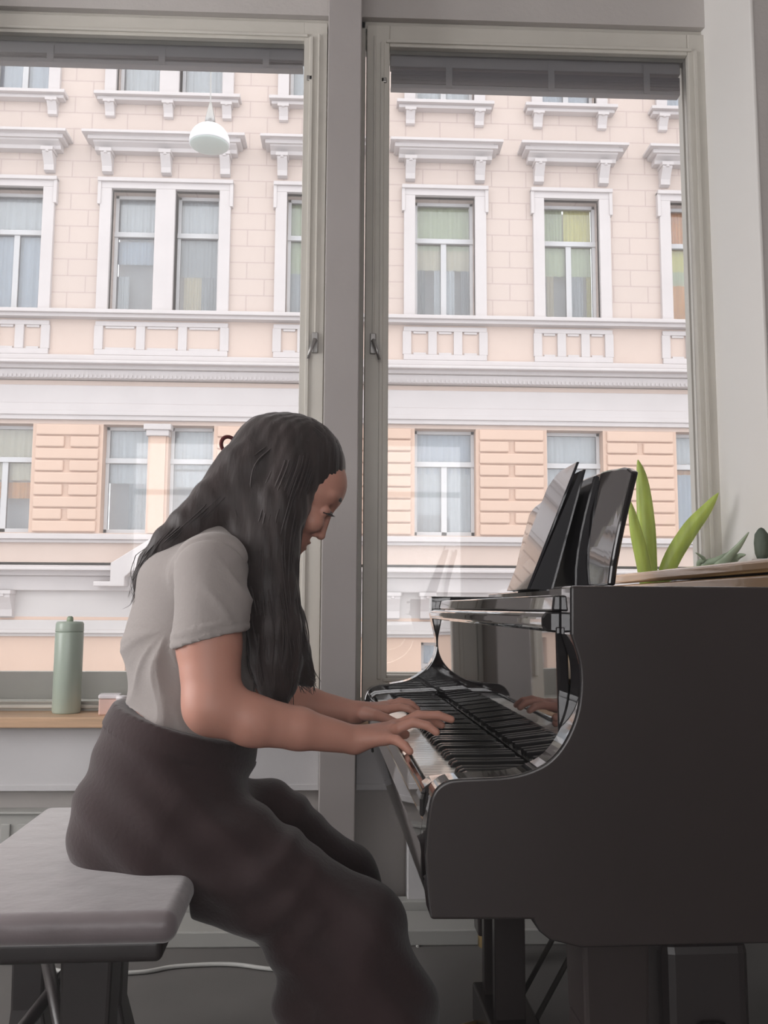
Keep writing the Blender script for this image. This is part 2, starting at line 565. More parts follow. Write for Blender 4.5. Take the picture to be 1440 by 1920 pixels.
# upright by the piano end, and the pipe trunking along the foot of the wall
ux0, ux1 = at(763, 1660, 2.93).x, at(826, 1660, 2.93).x
tag(MB().box(ux0, ux1, 2.90, 2.999, 0.04, zs - 0.034).build('trim_7', 'apron_paint', bevel=0.003), kind='structure')
tx1 = atz(1086, 1790, 0.0).x
m = MB().box(OX0 + 0.01, tx1, 2.70, 2.87, 0, 0.045)
m.box(OX0 + 0.01, tx1 - 0.02, 2.88, 2.93, 0, 0.07)
tag(m.build('baseboard_front', 'radiator_paint', bevel=0.004), kind='structure')


def radiator(x0, x1, label, z0=0.10):
    z1 = at(100, 1525, 2.94).z
    r = tag(empty('radiator', ((x0 + x1) / 2, 2.95, 0.0)), label, 'radiator')
    o = ((x0 + x1) / 2, 2.95, 0.0)
    m = MB().box(x0, x1, 2.935, 2.955, z0, z1)
    n = int((x1 - x0) / 0.05)
    for i in range(n):
        xx = x0 + 0.02 + i * 0.05
        m.box(xx, xx + 0.03, 2.928, 2.936, z0 + 0.03, z1 - 0.03)
    m.build('radiator_panel', 'radiator_paint', r, off=o, bevel=0.003)
    MB().box(x0 - 0.004, x1 + 0.004, 2.925, 2.985, z1, z1 + 0.008).build('top_grille', 'radiator_paint', r, off=o, bevel=0.002)
    for xx in (x0 + 0.06, x1 - 0.06):
        MB().tube([(xx, 2.965, 0.0), (xx, 2.965, z0 + 0.05)], 0.009, 8).build('pipe', 'radiator_paint', r, off=o, smooth=True)


radiator(OX0 + 0.08, pl - 0.03, 'grey panel radiator below the left window sill, behind the bench and thighs')

# ================================================================== THE STREET
YFAC = 15.0


def fz(py):
    return at(900, py, YFAC).z


def fX(px):
    return at(px, 480, YFAC).x


fac = tag(empty('apartment_building', (0, YFAC, -2.6)), 'peach and white historic apartment building seen across the street through both windows', 'building')
FO = (0, YFAC, -2.6)
ZG = -2.6
singles = [(-735, -625), (-505, -395), (-270, -158), (-36, 78), (537, 645), (778, 890), (1020, 1123), (1257, 1362), (1492, 1600), (1730, 1838)]
double = [(207, 290), (327, 410)]
opens = sorted([(fX(a), fX(b)) for a, b in singles + double])
FX0, FX1 = fX(-800), fX(1950)
Z3s, Z3t = fz(199), fz(-40)
Z2t, Z2b = fz(372), fz(597)
Z1t, Z1b = fz(805), fz(1005)
ZTOP = fz(-420)
D = 0.45
cz = 0


def band(m, z0, z1, pro, x0=None, x1=None):
    m.box(FX0 if x0 is None else x0, FX1 if x1 is None else x1, YFAC - pro, YFAC + D, z0, z1)


def piers(mt, z0, z1):
    xs = [FX0] + [v for o in opens for v in o] + [FX1]
    for i in range(0, len(xs), 2):
        MB().box(xs[i], xs[i + 1], YFAC, YFAC + D, z0, z1).build('wall_pier', mt, fac, off=FO)


# walls
m = MB()
piers('facade_blocks', Z2b, Z2t)
band(m, Z2t, Z3s, 0.0)
piers('facade_blocks', Z3s, Z3t)
band(m, Z3t, ZTOP, 0.0)
m.build('upper_wall', 'facade_blocks', fac, off=FO)
m = MB()
band(m, fz(725), Z2b, 0.0)
band(m, fz(1065), Z1b, 0.0)
m.build('plain_wall', 'facade_plain', fac, off=FO)
piers('facade_orange', Z1b, Z1t)
# rusticated blocks on the wide lower piers
xs = [v for o in opens for v in o]
rowh = (Z1t - Z1b) / 9.0
for i in range(1, len(xs) - 1, 2):
    a, b = xs[i] + 0.06, xs[i + 1] - 0.06
    if b - a < 0.6:
        m = MB().box(a - 0.02, b + 0.02, YFAC - 0.04, YFAC + 0.1, Z1b, Z1t - 0.2)
        m.build('pilaster', 'facade_orange', fac, off=FO)
        m = MB().box(a - 0.08, b + 0.08, YFAC - 0.10, YFAC + 0.1, Z1t - 0.2, Z1t - 0.1).box(a - 0.12, b + 0.12, YFAC - 0.13, YFAC + 0.1, Z1t - 0.1, Z1t)
        m.build('pilaster_capital', 'facade_trim', fac, off=FO, bevel=0.01)
        continue
    m = MB()
    for r in range(9):
        z0, z1 = Z1b + r * rowh + 0.012, Z1b + (r + 1) * rowh - 0.012
        if r % 2 == 0:
            m.box(a, b, YFAC - 0.05, YFAC + 0.1, z0, z1)
        else:
            c = (a + b) / 2
            m.box(a, c - 0.05, YFAC - 0.05, YFAC + 0.1, z0, z1)
            m.box(c + 0.05, b, YFAC - 0.05, YFAC + 0.1, z0, z1)
    m.build('rusticated_pier', 'facade_orange', fac, off=FO, bevel=0.022)

# horizontal mouldings
m = MB()
band(m, fz(612), fz(603), 0.16)
band(m, fz(606), fz(599), 0.22)
m.build('sill_moulding', 'facade_trim', fac, off=FO, bevel=0.01)
m = MB()
band(m, fz(690), fz(680), 0.12)
band(m, fz(708), fz(692), 0.22)
band(m, fz(702), fz(697), 0.36)
band(m, fz(724), fz(708), 0.15)
m.build('belt_cornice', 'facade_trim', fac, off=FO, bevel=0.015)
m = MB()
x = FX0
while x < FX1:
    m.box(x, x + 0.035, YFAC - 0.17, YFAC, fz(723), fz(718))
    x += 0.075
m.build('dentils', 'facade_trim', fac, off=FO)
m = MB()
band(m, fz(768), fz(734), 0.03)
band(m, fz(798), fz(768), 0.07)
band(m, fz(790), fz(782), 0.10)
m.build('frieze', 'facade_trim', fac, off=FO, bevel=0.01)
MB().box(FX0, FX1, YFAC, YFAC + D, Z1t, fz(720)).build('frieze_wall', 'facade_plain', fac, off=FO)
m = MB()
band(m, fz(1018), fz(1008), 0.14)
band(m, fz(1024), fz(1018), 0.08)
m.build('lower_sill_moulding', 'facade_trim', fac, off=FO, bevel=0.01)
m = MB()
band(m, fz(1085), fz(1066), 0.22)
band(m, fz(1076), fz(1070), 0.40)
band(m, fz(1112), fz(1085), 0.12)
m.build('street_cornice', 'facade_trim', fac, off=FO, bevel=0.015)

# window surrounds, hoods, brackets, apron panels
groups = []
dd = (fX(double[0][0]), fX(double[1][1]))
for a, b in singles:
    groups.append((fX(a), fX(b), None))
groups.append((dd[0], dd[1], (fX(double[0][1]), fX(double[1][0]))))
SW = 0.20


def bracket(x, zt, zb, w=0.17, d=0.24, name='bracket'):
    h = zt - zb
    prof = [(YFAC, zt), (YFAC - d, zt), (YFAC - d, zt - 0.25 * h), (YFAC - 0.75 * d, zt - 0.45 * h), (YFAC - 0.5 * d, zt - 0.7 * h),
            (YFAC - 0.45 * d, zt - 0.95 * h), (YFAC - 0.15 * d, zb), (YFAC, zb)]
    mm = MB().prism(prof, x - w / 2, x + w / 2, 'x')
    mm.box(x - w / 2 - 0.02, x + w / 2 + 0.02, YFAC - d - 0.03, YFAC, zt - 0.06, zt)
    mm.lathe((x, YFAC - d * 0.98, zt - 0.18 * h), [(0.0, -0.03), (0.035, -0.02), (0.035, 0.02), (0.0, 0.03)], 8)
    mm.build(name, 'facade_trim', fac, off=FO)


for (a, b, mid) in groups:
    vis = -2 < 0
    m = MB()
    zt = Z2t
    m.box(a - SW, a, YFAC - 0.08, YFAC + 0.1, Z2b, zt)
    m.box(b, b + SW, YFAC - 0.08, YFAC + 0.1, Z2b, zt)
    m.box(a - SW, b + SW, YFAC - 0.08, YFAC + 0.1, zt, zt + 0.17)
    m.box(a - SW - 0.04, b + SW + 0.04, YFAC - 0.13, YFAC + 0.1, zt + 0.11, zt + 0.18)
    for xx in (a - SW - 0.04, b + SW - 0.02):
        m.box(xx, xx + 0.06, YFAC - 0.10, YFAC + 0.1, zt - 0.30, zt + 0.15)
    if mid:
        m.box(mid[0], mid[1], YFAC - 0.08, YFAC + 0.3, Z2b, zt)
    m.build('window_surround', 'facade_trim', fac, off=FO, bevel=0.008)
    # hood
    zh0, zh1 = fz(308), fz(284)
    m = MB()
    n = 6
    prof = [(YFAC, zh0), (YFAC - 0.16, zh0), (YFAC - 0.18, zh0 + 0.06), (YFAC - 0.28, zh0 + 0.10), (YFAC - 0.34, zh1 - 0.06), (YFAC - 0.42, zh1 - 0.04), (YFAC - 0.42, zh1), (YFAC, zh1 + 0.05)]
    m.prism(prof, a - SW - 0.10, b + SW + 0.10, 'x')
    m.box(a - SW - 0.26, b + SW + 0.26, YFAC - 0.44, YFAC, zh1 - 0.05, zh1)
    m.box(a - SW - 0.18, b + SW + 0.18, YFAC - 0.34, YFAC, zh1 - 0.12, zh1 - 0.05)
    m.build('window_hood', 'facade_trim', fac, off=FO, bevel=0.008)
    bxs = [a - 0.09, b + 0.09] + ([(mid[0] + mid[1]) / 2] if mid else [])
    for x in bxs:
        bracket(x, zh0, fz(345))
    # sill of the storey above with small brackets
    m = MB().box(a - SW - 0.14, b + SW + 0.14, YFAC - 0.24, YFAC, fz(208), fz(202)).box(a - SW - 0.1, b + SW + 0.1, YFAC - 0.16, YFAC, fz(214), fz(208))
    m.build('upper_sill', 'facade_trim', fac, off=FO, bevel=0.008)
    for x in bxs:
        bracket(x, fz(213), fz(240), 0.16, 0.16, 'sill_bracket')
    m = MB()
    m.box(a - SW, a, YFAC - 0.08, YFAC + 0.1, Z3s, Z3t).box(b, b + SW, YFAC - 0.08, YFAC + 0.1, Z3s, Z3t).box(a - SW, b + SW, YFAC - 0.08, YFAC + 0.1, Z3t, Z3t + 0.2)
    if mid:
        m.box(mid[0], mid[1], YFAC - 0.08, YFAC + 0.3, Z3s, Z3t)
    m.build('upper_surround', 'facade_trim', fac, off=FO, bevel=0.008)
    # apron panel with three framed fields
    x0, x1 = a - SW, b + SW
    zz0, zz1 = fz(678), fz(616)
    m = MB()
    m.box(x0, x1, YFAC - 0.05, YFAC + 0.1, zz0, zz0 + 0.10).box(x0, x1, YFAC - 0.05, YFAC + 0.1, zz1 - 0.08, zz1)
    nf = 3
    w = (x1 - x0 - 0.12) / nf
    for k in range(nf + 1):
        xc = x0 + 0.06 + k * w
        m.box(xc - 0.075, xc + 0.075, YFAC - 0.05, YFAC + 0.1, zz0 + 0.1, zz1 - 0.08)
    for k in range(nf):
        xa, xb = x0 + 0.06 + k * w + 0.11, x0 + 0.06 + (k + 1) * w - 0.11
        m.box(xa, xb, YFAC - 0.03, YFAC + 0.1, zz0 + 0.1, zz0 + 0.14).box(xa, xb, YFAC - 0.03, YFAC + 0.1, zz1 - 0.12, zz1 - 0.08)
    m.build('apron_panel', 'facade_trim', fac, off=FO, bevel=0.006)


def fwindow(x0, x1, z0, z1, cur, tr=0.30, mull=True, low='curtain_grey', lowh=0.45, side=None):
    """one window of the building: frame part with pane and curtain sub-parts"""
    Y = YFAC + 0.22
    t = 0.06
    m = MB()
    m.box(x0, x0 + t, Y, Y + 0.07, z0, z1).box(x1 - t, x1, Y, Y + 0.07, z0, z1)
    m.box(x0, x1, Y, Y + 0.07, z0, z0 + t + 0.02).box(x0, x1, Y, Y + 0.07, z1 - t, z1)
    zt = z1 - (z1 - z0) * tr
    m.box(x0, x1, Y - 0.03, Y + 0.07, zt - 0.045, zt + 0.045)
    if mull:
        xm = (x0 + x1) / 2
        m.box(xm - 0.05, xm + 0.05, Y, Y + 0.07, z0, zt)
    fr = m.build('window', 'facade_frame', fac, off=FO, bevel=0.006)
    MB().box(x0 + t, x1 - t, Y + 0.03, Y + 0.036, z0 + t, z1 - t).build('pane', 'facade_glass', fr, off=FO)
    MB().box(x0, x1, Y + 0.35, Y + 0.37, z0, z1).build('interior', 'room_dark', fr, off=FO)
    for (nm, za_, zb_, xa_, xb_) in cur:
        vs, fs = [], []
        n = 24
        zA, zB = z0 + (z1 - z0) * za_, z0 + (z1 - z0) * zb_
        xA, xB = x0 + (x1 - x0) * xa_, x0 + (x1 - x0) * xb_
        for i in range(n + 1):
            x = xA + (xB - xA) * i / n
            y = Y + 0.14 + 0.02 * math.sin(i * 1.7)
            vs += [(x, y, zA), (x, y, zB), (x, y + 0.006, zB), (x, y + 0.006, zA)]
        for i in range(n):
            q = i * 4
            for k in range(4):
                fs.append((q + k, q + (k + 1) % 4, q + 4 + (k + 1) % 4, q + 4 + k))
        MB().add(vs, fs).build('curtain', nm, fr, off=FO)


W_, B_, G_ = 'curtain_white', 'curtain_blue', 'curtain_grey'
row2 = {778: [('curtain_green', .62, 1, .05, .95), ('curtain_cream', .45, .62, .05, .95), (G_, 0, .45, .05, .2), (W_, 0, .45, .35, .7), (G_, 0, .45, .8, .97)],
        1020: [('curtain_yellow', .66, 1, .45, .95), ('curtain_green', .66, 1, .05, .42), ('curtain_green', .42, .66, .05, .95), ('curtain_cream', 0, .42, .12, .25), (G_, 0, .42, .5, .8), ('curtain_yellow', 0, .42, .86, .95)],
        1257: [('curtain_orange', .66, 1, .02, .4), ('curtain_yellow', .66, 1, .4, .5), ('curtain_orange', .66, 1, .5, .98), ('curtain_yellow', .48, .66, .02, .98), ('curtain_green', .36, .48, 0.02, .98), ('curtain_orange', 0, .36, .02, .98)],
        207: [(W_, .66, 1, 0, 1), (W_, .0, .35, .05, .33), (B_, .45, .64, .05, .9)],
        327: [(W_, .66, 1, 0, 1), (G_, .35, .66, 0, 1), ('curtain_cream', .05, .35, .15, .55), (G_, 0, .35, .55, 1)],
        -36: [(W_, .66, 1, 0, 1), (B_, 0, .66, 0, 1)],
        537: [('curtain_green', .4, 1, 0, 1), (G_, 0, .4, 0, 1)]}
row1 = {778: [(B_, .6, 1, 0, 1), (W_, 0, .68, .05, .95)], 1025: [(G_, .5, 1, 0, 1), (W_, .0, .5, 0, 1)],
        1020: [(W_, .5, 1, 0, 1), (G_, .0, .5, 0, 1)], 1257: [(W_, .72, 1, 0, 1), ('curtain_orange', .62, .72, 0, 1), (B_, 0, .62, 0, 1)],
        207: [(W_, .68, 1, 0, 1), (W_, .48, .68, 0, 1), (G_, 0, .48, .5, 1)], 327: [(W_, .62, 1, 0, 1), (W_, .45, .6, 0, 1)],
        -36: [('curtain_cream', .5, 1, 0, 1), ('curtain_orange', .33, .48, .3, 1)], 537: [(W_, .3, 1, 0, 1)]}
for (a, b) in singles + double:
    x0, x1 = fX(a), fX(b)
    isd = (a, b) in double
    fwindow(x0, x1, Z2b, Z2t, row2.get(a, [(W_, 0.3, 1, 0, 1)]), 0.33, not isd)
    fwindow(x0, x1, Z1b, Z1t, row1.get(a, [(W_, 0.3, 1, 0, 1)]), 0.32, not isd)
    fwindow(x0, x1, Z3s, Z3t, [(B_ if not isd and a in (-36, 1020, 1257) else W_, 0, 1, 0, 1)], 0.33, not isd)

# ground floor of the building
m = MB()
zg = fz(1112)
gx = [FX0] + [v for a, b in ((-520, -330), (-60, 35), (262, 420), (500, 650), (790, 870), (1010, 1120), (1250, 1370), (1500, 1650)) for v in (fX(a), fX(b))] + [FX1]
zo1, zo0 = fz(1205), fz(1320)
for i in range(0, len(gx), 2):
    m.box(gx[i], gx[i + 1], YFAC, YFAC + D, zo0, zo1)
m.box(FX0, FX1, YFAC, YFAC + D, ZG, zo0)
m.box(FX0, FX1, YFAC, YFAC + D, zo1, fz(1160))
m.build('street_wall', 'facade_orange', fac, off=FO)
m = MB()
m.box(FX0, FX1, YFAC, YFAC + D, fz(1160), fz(1060))
m.build('signboard_wall', 'facade_pale', fac, off=FO)
m = MB()
band(m, fz(1196), fz(1166), 0.06)
band(m, fz(1190), fz(1184), 0.12)
m.build('street_band', 'facade_pale', fac, off=FO, bevel=0.01)
for i in range(1, len(gx) - 1, 2):
    fwindow(gx[i], gx[i + 1], zo0, zo1, [(B_, 0, 1, 0, 1)], 0.4, True)
for px in (14, 735, 800, 1290):
    x = at(px, 1140, YFAC).x
    bracket(x, fz(1112), fz(1162), 0.24, 0.26, 'street_bracket')
# portal gable to the left of the pianist
gx0, gxp = at(196, 1080, YFAC - 0.3).x, at(300, 1045, YFAC - 0.3).x
gw = gxp - gx0
zA, zB = at(196, 1096, YFAC - 0.3).z, at(300, 1040, YFAC - 0.3).z
m = MB()
prof = [(gx0 - 0.15, zA - 0.03), (gx0 - 0.15, zA + 0.05), (gx0 + 0.12, zA + 0.05), (gx0 + 0.12, zA + 0.35), (gxp, zB + 0.35), (gxp + gw - 0.12, zA + 0.35), (gxp + gw - 0.12, zA + 0.05), (gxp + gw + 0.15, zA + 0.05),
        (gxp + gw + 0.15, zA - 0.03), (gxp + gw - 0.35, zA - 0.03), (gxp + gw - 0.35, zA + 0.12), (gxp, zB + 0.10), (gx0 + 0.35, zA + 0.12), (gx0 + 0.35, zA - 0.03)]
for q in range(len(prof) - 1):
    pass
m.prism([prof[i] for i in (0, 1, 2, 3, 4, 11, 12, 13)], YFAC - 0.42, YFAC, 'y')
m.prism([prof[i] for i in (4, 5, 6, 7, 8, 9, 10, 11)], YFAC - 0.42, YFAC, 'y')
m.build('portal_gable', 'facade_trim', fac, off=FO, bevel=0.015)
m = MB()
xa, xb = gx0 + 0.4, gxp + gw - 0.4
m.prism([(xa, fz(1160)), (xb, fz(1160)), (xb, zA + 0.05), (gxp, zB + 0.05), (xa, zA + 0.05)], YFAC - 0.06, YFAC, 'y')
m.lathe((gxp - 0.3, YFAC - 0.08, fz(1110)), [(0, -0.2), (0.16, -0.12), (0.2, 0), (0.16, 0.12), (0, 0.2)], 10)
m.build('portal_relief', 'facade_pale', fac, off=FO, bevel=0.02)
tag(MB().box(-40, 40, 3.6, 60, ZG - 0.2, ZG).build('ground', 'asphalt'), kind='structure')
tag(MB().box(-20, 20, 12.6, YFAC, ZG, ZG + 0.14).build('trim_8', 'facade_pale', bevel=0.02), kind='structure')

# hanging street lamp
lc = at(393, 262, 8.0)
k = 8.0 / F
lamp = tag(empty('street_lamp', lc), 'white dome street lamp hanging on a wire in front of the facade', 'street lamp')
R_ = 39 * k
prof = [(0.02, 0.5 * R_ + 0.17), (0.045, 0.5 * R_ + 0.15)]
dome = []
for i in range(13):
    t = PI / 2 * i / 12
    dome.append((max(0.012, R_ * math.sin(t)), R_ * 0.92 * math.cos(t) - 0.02))
dome += [(R_ * 1.01, -0.05)]
MB().lathe((0, 0, 0.0), dome[::-1], 40).build('lamp_shade', 'lamp_white', lamp, smooth=True)
bowl = [(R_ * 0.97 * math.cos(PI / 2 * i / 8), -0.052 - 0.035 * math.sin(PI / 2 * i / 8)) for i in range(8)] + [(0.01, -0.087)]
MB().lathe((0, 0, 0.0), bowl, 40).build('lamp_bowl', 'lamp_glass', lamp, smooth=True)
MB().lathe((0, 0, 0), [(0.05, R_ * 0.9), (0.045, R_ * 0.9 + 0.05), (0.02, R_ * 0.9 + 0.16), (0.012, R_ * 0.9 + 0.2)], 16).build('suspension', 'metal_grey', lamp, smooth=True)
MB().tube([(0, 0, R_ + 0.15), (-0.02, 0, R_ + 1.2), (-0.03, 0, R_ + 6.2)], 0.006, 6).build('cable', 'metal_grey', lamp)
MB().tube([(-0.03, -4.3, R_ + 6.4), (-0.03, 0, R_ + 6.2), (-0.03, 6.9, R_ + 6.5)], 0.008, 6).build('span_wire', 'metal_grey', lamp)

# ================================================================== THE PIANO
PB = Vector((0.9, 1.95, 0))
piano = tag(empty('grand_piano', to_world(PB), PROT), 'black grand piano with open keyboard and raised music desk, filling the right side', 'piano')
YN, YNi, YFo, YFi = 1.24, 1.292, 2.67, 2.618
prof_px = [(1070, 1098), (1069, 1150), (1070, 1190), (1078, 1215), (1086, 1245), (1088, 1285), (1083, 1330), (1070, 1370), (1050, 1405), (1025, 1430), (990, 1447),
           (950, 1456), (900, 1459), (860, 1461), (838, 1465), (820, 1477), (809, 1495), (803, 1525), (798, 1570), (796, 1600), (800, 1660), (808, 1725), (1000, 1725), (1012, 1748), (1032, 1764), (1090, 1778)]
prof = [(p.x, p.z) for p in (pp(x, y, YN) for x, y in prof_px)]
# smooth the curved part
def catmull(pts, n=5):
    out = []
    P = [pts[0]] + list(pts) + [pts[-1]]
    for i in range(1, len(P) - 2):
        for j in range(n):
            t = j / n
            out.append(tuple(0.5 * ((2 * P[i][k]) + (-P[i - 1][k] + P[i + 1][k]) * t + (2 * P[i - 1][k] - 5 * P[i][k] + 4 * P[i + 1][k] - P[i + 2][k]) * t * t +
                                    (-P[i - 1][k] + 3 * P[i][k] - 3 * P[i + 1][k] + P[i + 2][k]) * t ** 3) for k in range(len(P[i]))))
    out.append(tuple(pts[-1]))
    return out
ZR = prof[0][1]                  # rim top
ZLOW = prof[-1][1]
XS = 0.80
arm = [prof[0]] + catmull(prof[2:19], 4) + prof[19:] + [(XS, ZLOW), (XS, ZR)]
armN = MB().prism(arm, YN, YNi, 'y')
sideN = armN.build('near_arm', 'satin_black', piano, off=PB, bevel=0.004, bseg=3)
sideN.data.materials.append(MATS['lacquer'])
for p_ in sideN.data.polygons:
    if abs(p_.normal.y) < 0.9:
        p_.material_index = 1
pf_px = [(808, 1122), (808, 1150), (813, 1175), (818, 1200), (816, 1225), (806, 1246), (790, 1262), (765, 1276), (735, 1282), (705, 1286), (690, 1296), (684, 1312), (686, 1330), (692, 1352)]
pf = [(p.x, p.z) for p in (pp(x, y, YFi) for x, y in pf_px)]
pf = [(pf[0][0], ZR)] + pf[1:]
armf = [pf[0]] + catmull(pf[1:], 4) + [prof[19], prof[20], (prof[21][0], prof[21][1]), (XS, prof[21][1]), (XS, ZR)]
MB().prism(armf, YFi, YFo, 'y').build('far_arm', 'lacquer', piano, off=PB, bevel=0.006, bseg=3)
# rim behind the arms
out_n = [(XS, YN), (0.95, YN + 0.01), (1.12, YN + 0.08), (1.28, YN + 0.22), (1.42, YN + 0.40), (1.58, YN + 0.58), (1.78, YN + 0.72), (1.95, YN + 0.85), (2.05, YN + 1.0), (2.06, YN + 1.2), (1.98, YFo - 0.06), (1.86, YFo), (XS, YFo)]
outl = catmull(out_n, 5)
inn = []
for i, p in enumerate(outl):
    a = Vector(outl[max(i - 1, 0)])
    b = Vector(outl[min(i + 1, len(outl) - 1)])
    t = (b - a).normalized()
    inn.append((p[0] - t.y * 0.05, p[1] + t.x * 0.05))
m = MB()
n = len(outl)
vs = [(x, y, ZLOW) for x, y in outl] + [(x, y, ZLOW) for x, y in inn] + [(x, y, ZR) for x, y in outl] + [(x, y, ZR) for x, y in inn]
fs = []
for i in range(n - 1):
    fs += [(i, i + 1, 2 * n + i + 1, 2 * n + i), (n + i, 3 * n + i, 3 * n + i + 1, n + i + 1), (2 * n + i, 2 * n + i + 1, 3 * n + i + 1, 3 * n + i), (i, n + i, n + i + 1, i + 1)]
fs += [(0, 2 * n, 3 * n, n), (n - 1, 2 * n - 1, 4 * n - 1, 3 * n - 1)]
m.add(vs, fs).build('rim', 'satin_black', piano, off=PB)
poly = [(0.42, YNi + 0.002), (XS - 0.002, YNi + 0.002)] + inn[1:-1] + [(XS - 0.002, YFi - 0.002), (0.42, YFi - 0.002)]
MB().prism(poly, ZR - 0.16, ZR - 0.15, 'z').build('iron_plate', 'gold_plate', piano, off=PB)
MB().prism(poly, ZLOW + 0.02, ZLOW + 0.05, 'z').build('bottom_board', 'satin_black', piano, off=PB)
# keybed, key slip
zk = 0.725
xk0 = 0.170
bx, bz = prof[21]
m = MB()
front = [(0.148, 0.655), (bx + 0.004, bz + 0.004), (0.45, bz + 0.004), (0.45, 0.690), (0.152, 0.690)]
m.prism(front, YNi + 0.001, YFi - 0.001, 'y')
m.build('keybed', 'lacquer', piano, off=PB, bevel=0.003)
MB().box(xk0 - 0.020, xk0 - 0.006, YNi + 0.001, YFi - 0.001, 0.691, zk + 0.004).build('key_slip', 'lacquer', piano, off=PB, bevel=0.004)
# cheek blocks
kw = 0.0235
ky0 = (YNi + YFi) / 2 - 26 * kw
ky1 = ky0 + 52 * kw
for a, b in ((YNi + 0.001, ky0 - 0.002), (ky1 + 0.002, YFi - 0.001)):
    z = 0.744
    m = MB().prism([(xk0 - 0.022, 0.691), (0.348, 0.691), (0.348, z + 0.006), (0.30, z + 0.004), (xk0 + 0.03, z), (xk0 - 0.004, z - 0.004), (xk0 - 0.018, z - 0.014), (xk0 - 0.022, z - 0.028)], a, b, 'y')
    m.build('key_block', 'lacquer', piano, off=PB, bevel=0.004)
for i in range(52):
    # key 0 is the lowest note, at the far end
    y1 = ky1 - i * kw - 0.0006
    y0 = ky1 - (i + 1) * kw + 0.0006
    MB().box(xk0, 0.345, y0, y1, zk - 0.022, zk).build('white_key', 'key_white', piano, off=PB, bevel=0.0012, bseg=1)
for i in range(51):
    if (i % 7) in (1, 4):      # B-C and E-F have none between (A0 is key 0)
        continue
    yc = ky1 - (i + 1) * kw
    m = MB()
    m.prism([(xk0 + 0.050, zk + 0.001), (0.345, zk + 0.001), (0.345, zk + 0.0125), (xk0 + 0.062, zk + 0.012), (xk0 + 0.054, zk + 0.009)], yc - 0.0055, yc + 0.0055, 'y')
    m.build('black_key', 'key_black', piano, off=PB, bevel=0.0015, bseg=2)
MB().box(0.346, 0.352, ky0, ky1, zk - 0.015, zk + 0.004).build('felt_strip', 'key_black', piano, off=PB)
# fallboard
m = MB().prism([(0.357, zk - 0.01), (0.372, zk - 0.01), (0.368, 0.962), (0.350, 0.962), (0.352, 0.80)], YNi + 0.002, YFi - 0.002, 'y')
m.build('fallboard', 'lacquer', piano, off=PB, bevel=0.002)
m = MB().prism([(0.336, 0.955), (0.36, 0.953), (0.372, 0.960), (0.372, 0.984), (0.336, 0.984), (0.330, 0.976), (0.330, 0.962)], YNi + 0.003, YFi - 0.003, 'y')
m.build('fallboard_rail', 'lacquer', piano, off=PB, bevel=0.003)
MB().prism([(0.345, 0.985), (0.43, 0.985), (0.43, 1.009), (0.348, 1.009)], YNi + 0.002, YFi - 0.002, 'y').build('stretcher', 'lacquer', piano, off=PB, bevel=0.003)
# lid and folded front flap
XLD = 0.885
lid = [(XLD, YN - 0.012)] + [(x + 0.01, y - 0.012 if y < 2.0 else y + 0.012) for x, y in outl if x > XLD] + [(XLD, YFo + 0.012)]
MB().prism(lid, ZR + 0.002, 1.058, 'z').build('lid', 'lid_reflection', piano, off=PB, bevel=0.006, bseg=3)
MB().prism([(XLD - 0.004, YN - 0.01), (1.34, YN + 0.28), (1.34, YFo + 0.01), (XLD - 0.004, YFo + 0.01)], 1.062, 1.090, 'z').build('lid_flap', 'lid_reflection', piano, off=PB, bevel=0.008, bseg=3)
# music desk
def desk_board():
    nb, nf = pp(1140, 1095, 1.52), pp(1190, 862, 1.52)
    fb, ff = pp(935, 1122, 2.32), pp(990, 962, 2.32)
    xb, xt = nb.x, nf.x
    zb_, zt_ = 1.03, nf.z
    vs = []
    cols = 28
    for i in range(cols + 1):
        t = i / cols
        y = 1.52 + (2.25 - 1.52) * t
        e = min(t, 1 - t) * 2
        top = zt_ - 0.004 - 0.035 * (1 - min(1, e * 3.2)) ** 1.5
        top += 0.010 * math.sin(PI * t)
        if t < 0.12 or t > 0.88:
            top += 0.018 * math.cos((min(t, 1 - t)) / 0.12 * PI / 2)
        for j in range(7):
            s = j / 6
            z = zb_ + (top - zb_) * s
            x = xb + (xt - xb) * ((z - zb_) / (zt_ - zb_)) ** 1.25 - 0.07 * min(y - 1.52, 0.15)
            vs.append((x, y, z))
    nfr = len(vs)
    vs += [(x + 0.014, y, z - 0.001) for x, y, z in vs]
    fs = []
    R = 7
    for i in range(cols):
        for j in range(6):
            a = i * R + j
            fs.append((a, a + 1, a + R + 1, a + R))
            fs.append((nfr + a, nfr + a + R, nfr + a + R + 1, nfr + a + 1))
        fs.append((i * R, (i + 1) * R, nfr + (i + 1) * R, nfr + i * R))
        a = i * R + 6
        fs.append((a, nfr + a, nfr + a + R, a + R))
    for j in range(6):
        fs.append((j, nfr + j, nfr + j + 1, j + 1))
        a = cols * R + j
        fs.append((a, a + 1, nfr + a + 1, nfr + a))
    return MB().add(vs, fs)
desk = desk_board().build('music_desk', 'lacquer', piano, off=PB, smooth=False, bevel=0.004)
m = MB().tube([pp(1150, 1040, 1.60), pp(1172, 1068, 1.60), pp(1190, 1105, 1.60)], 0.010, 8)
p0 = pp(1150, 1040, 1.60)
m = MB().tube([(p0.x - 0.004, 1.58, p0.z + 0.01), (p0.x + 0.022, 1.58, p0.z - 0.022), (p0.x + 0.045, 1.58, 1.012)], [0.012, 0.012, 0.013], 10)
m.build('desk_prop', 'satin_black', desk, smooth=True)
m = MB().box(0.44, 0.62, 1.50, 2.28, 1.000, 1.026)
m.build('desk_tray', 'lacquer', piano, off=PB, bevel=0.003)
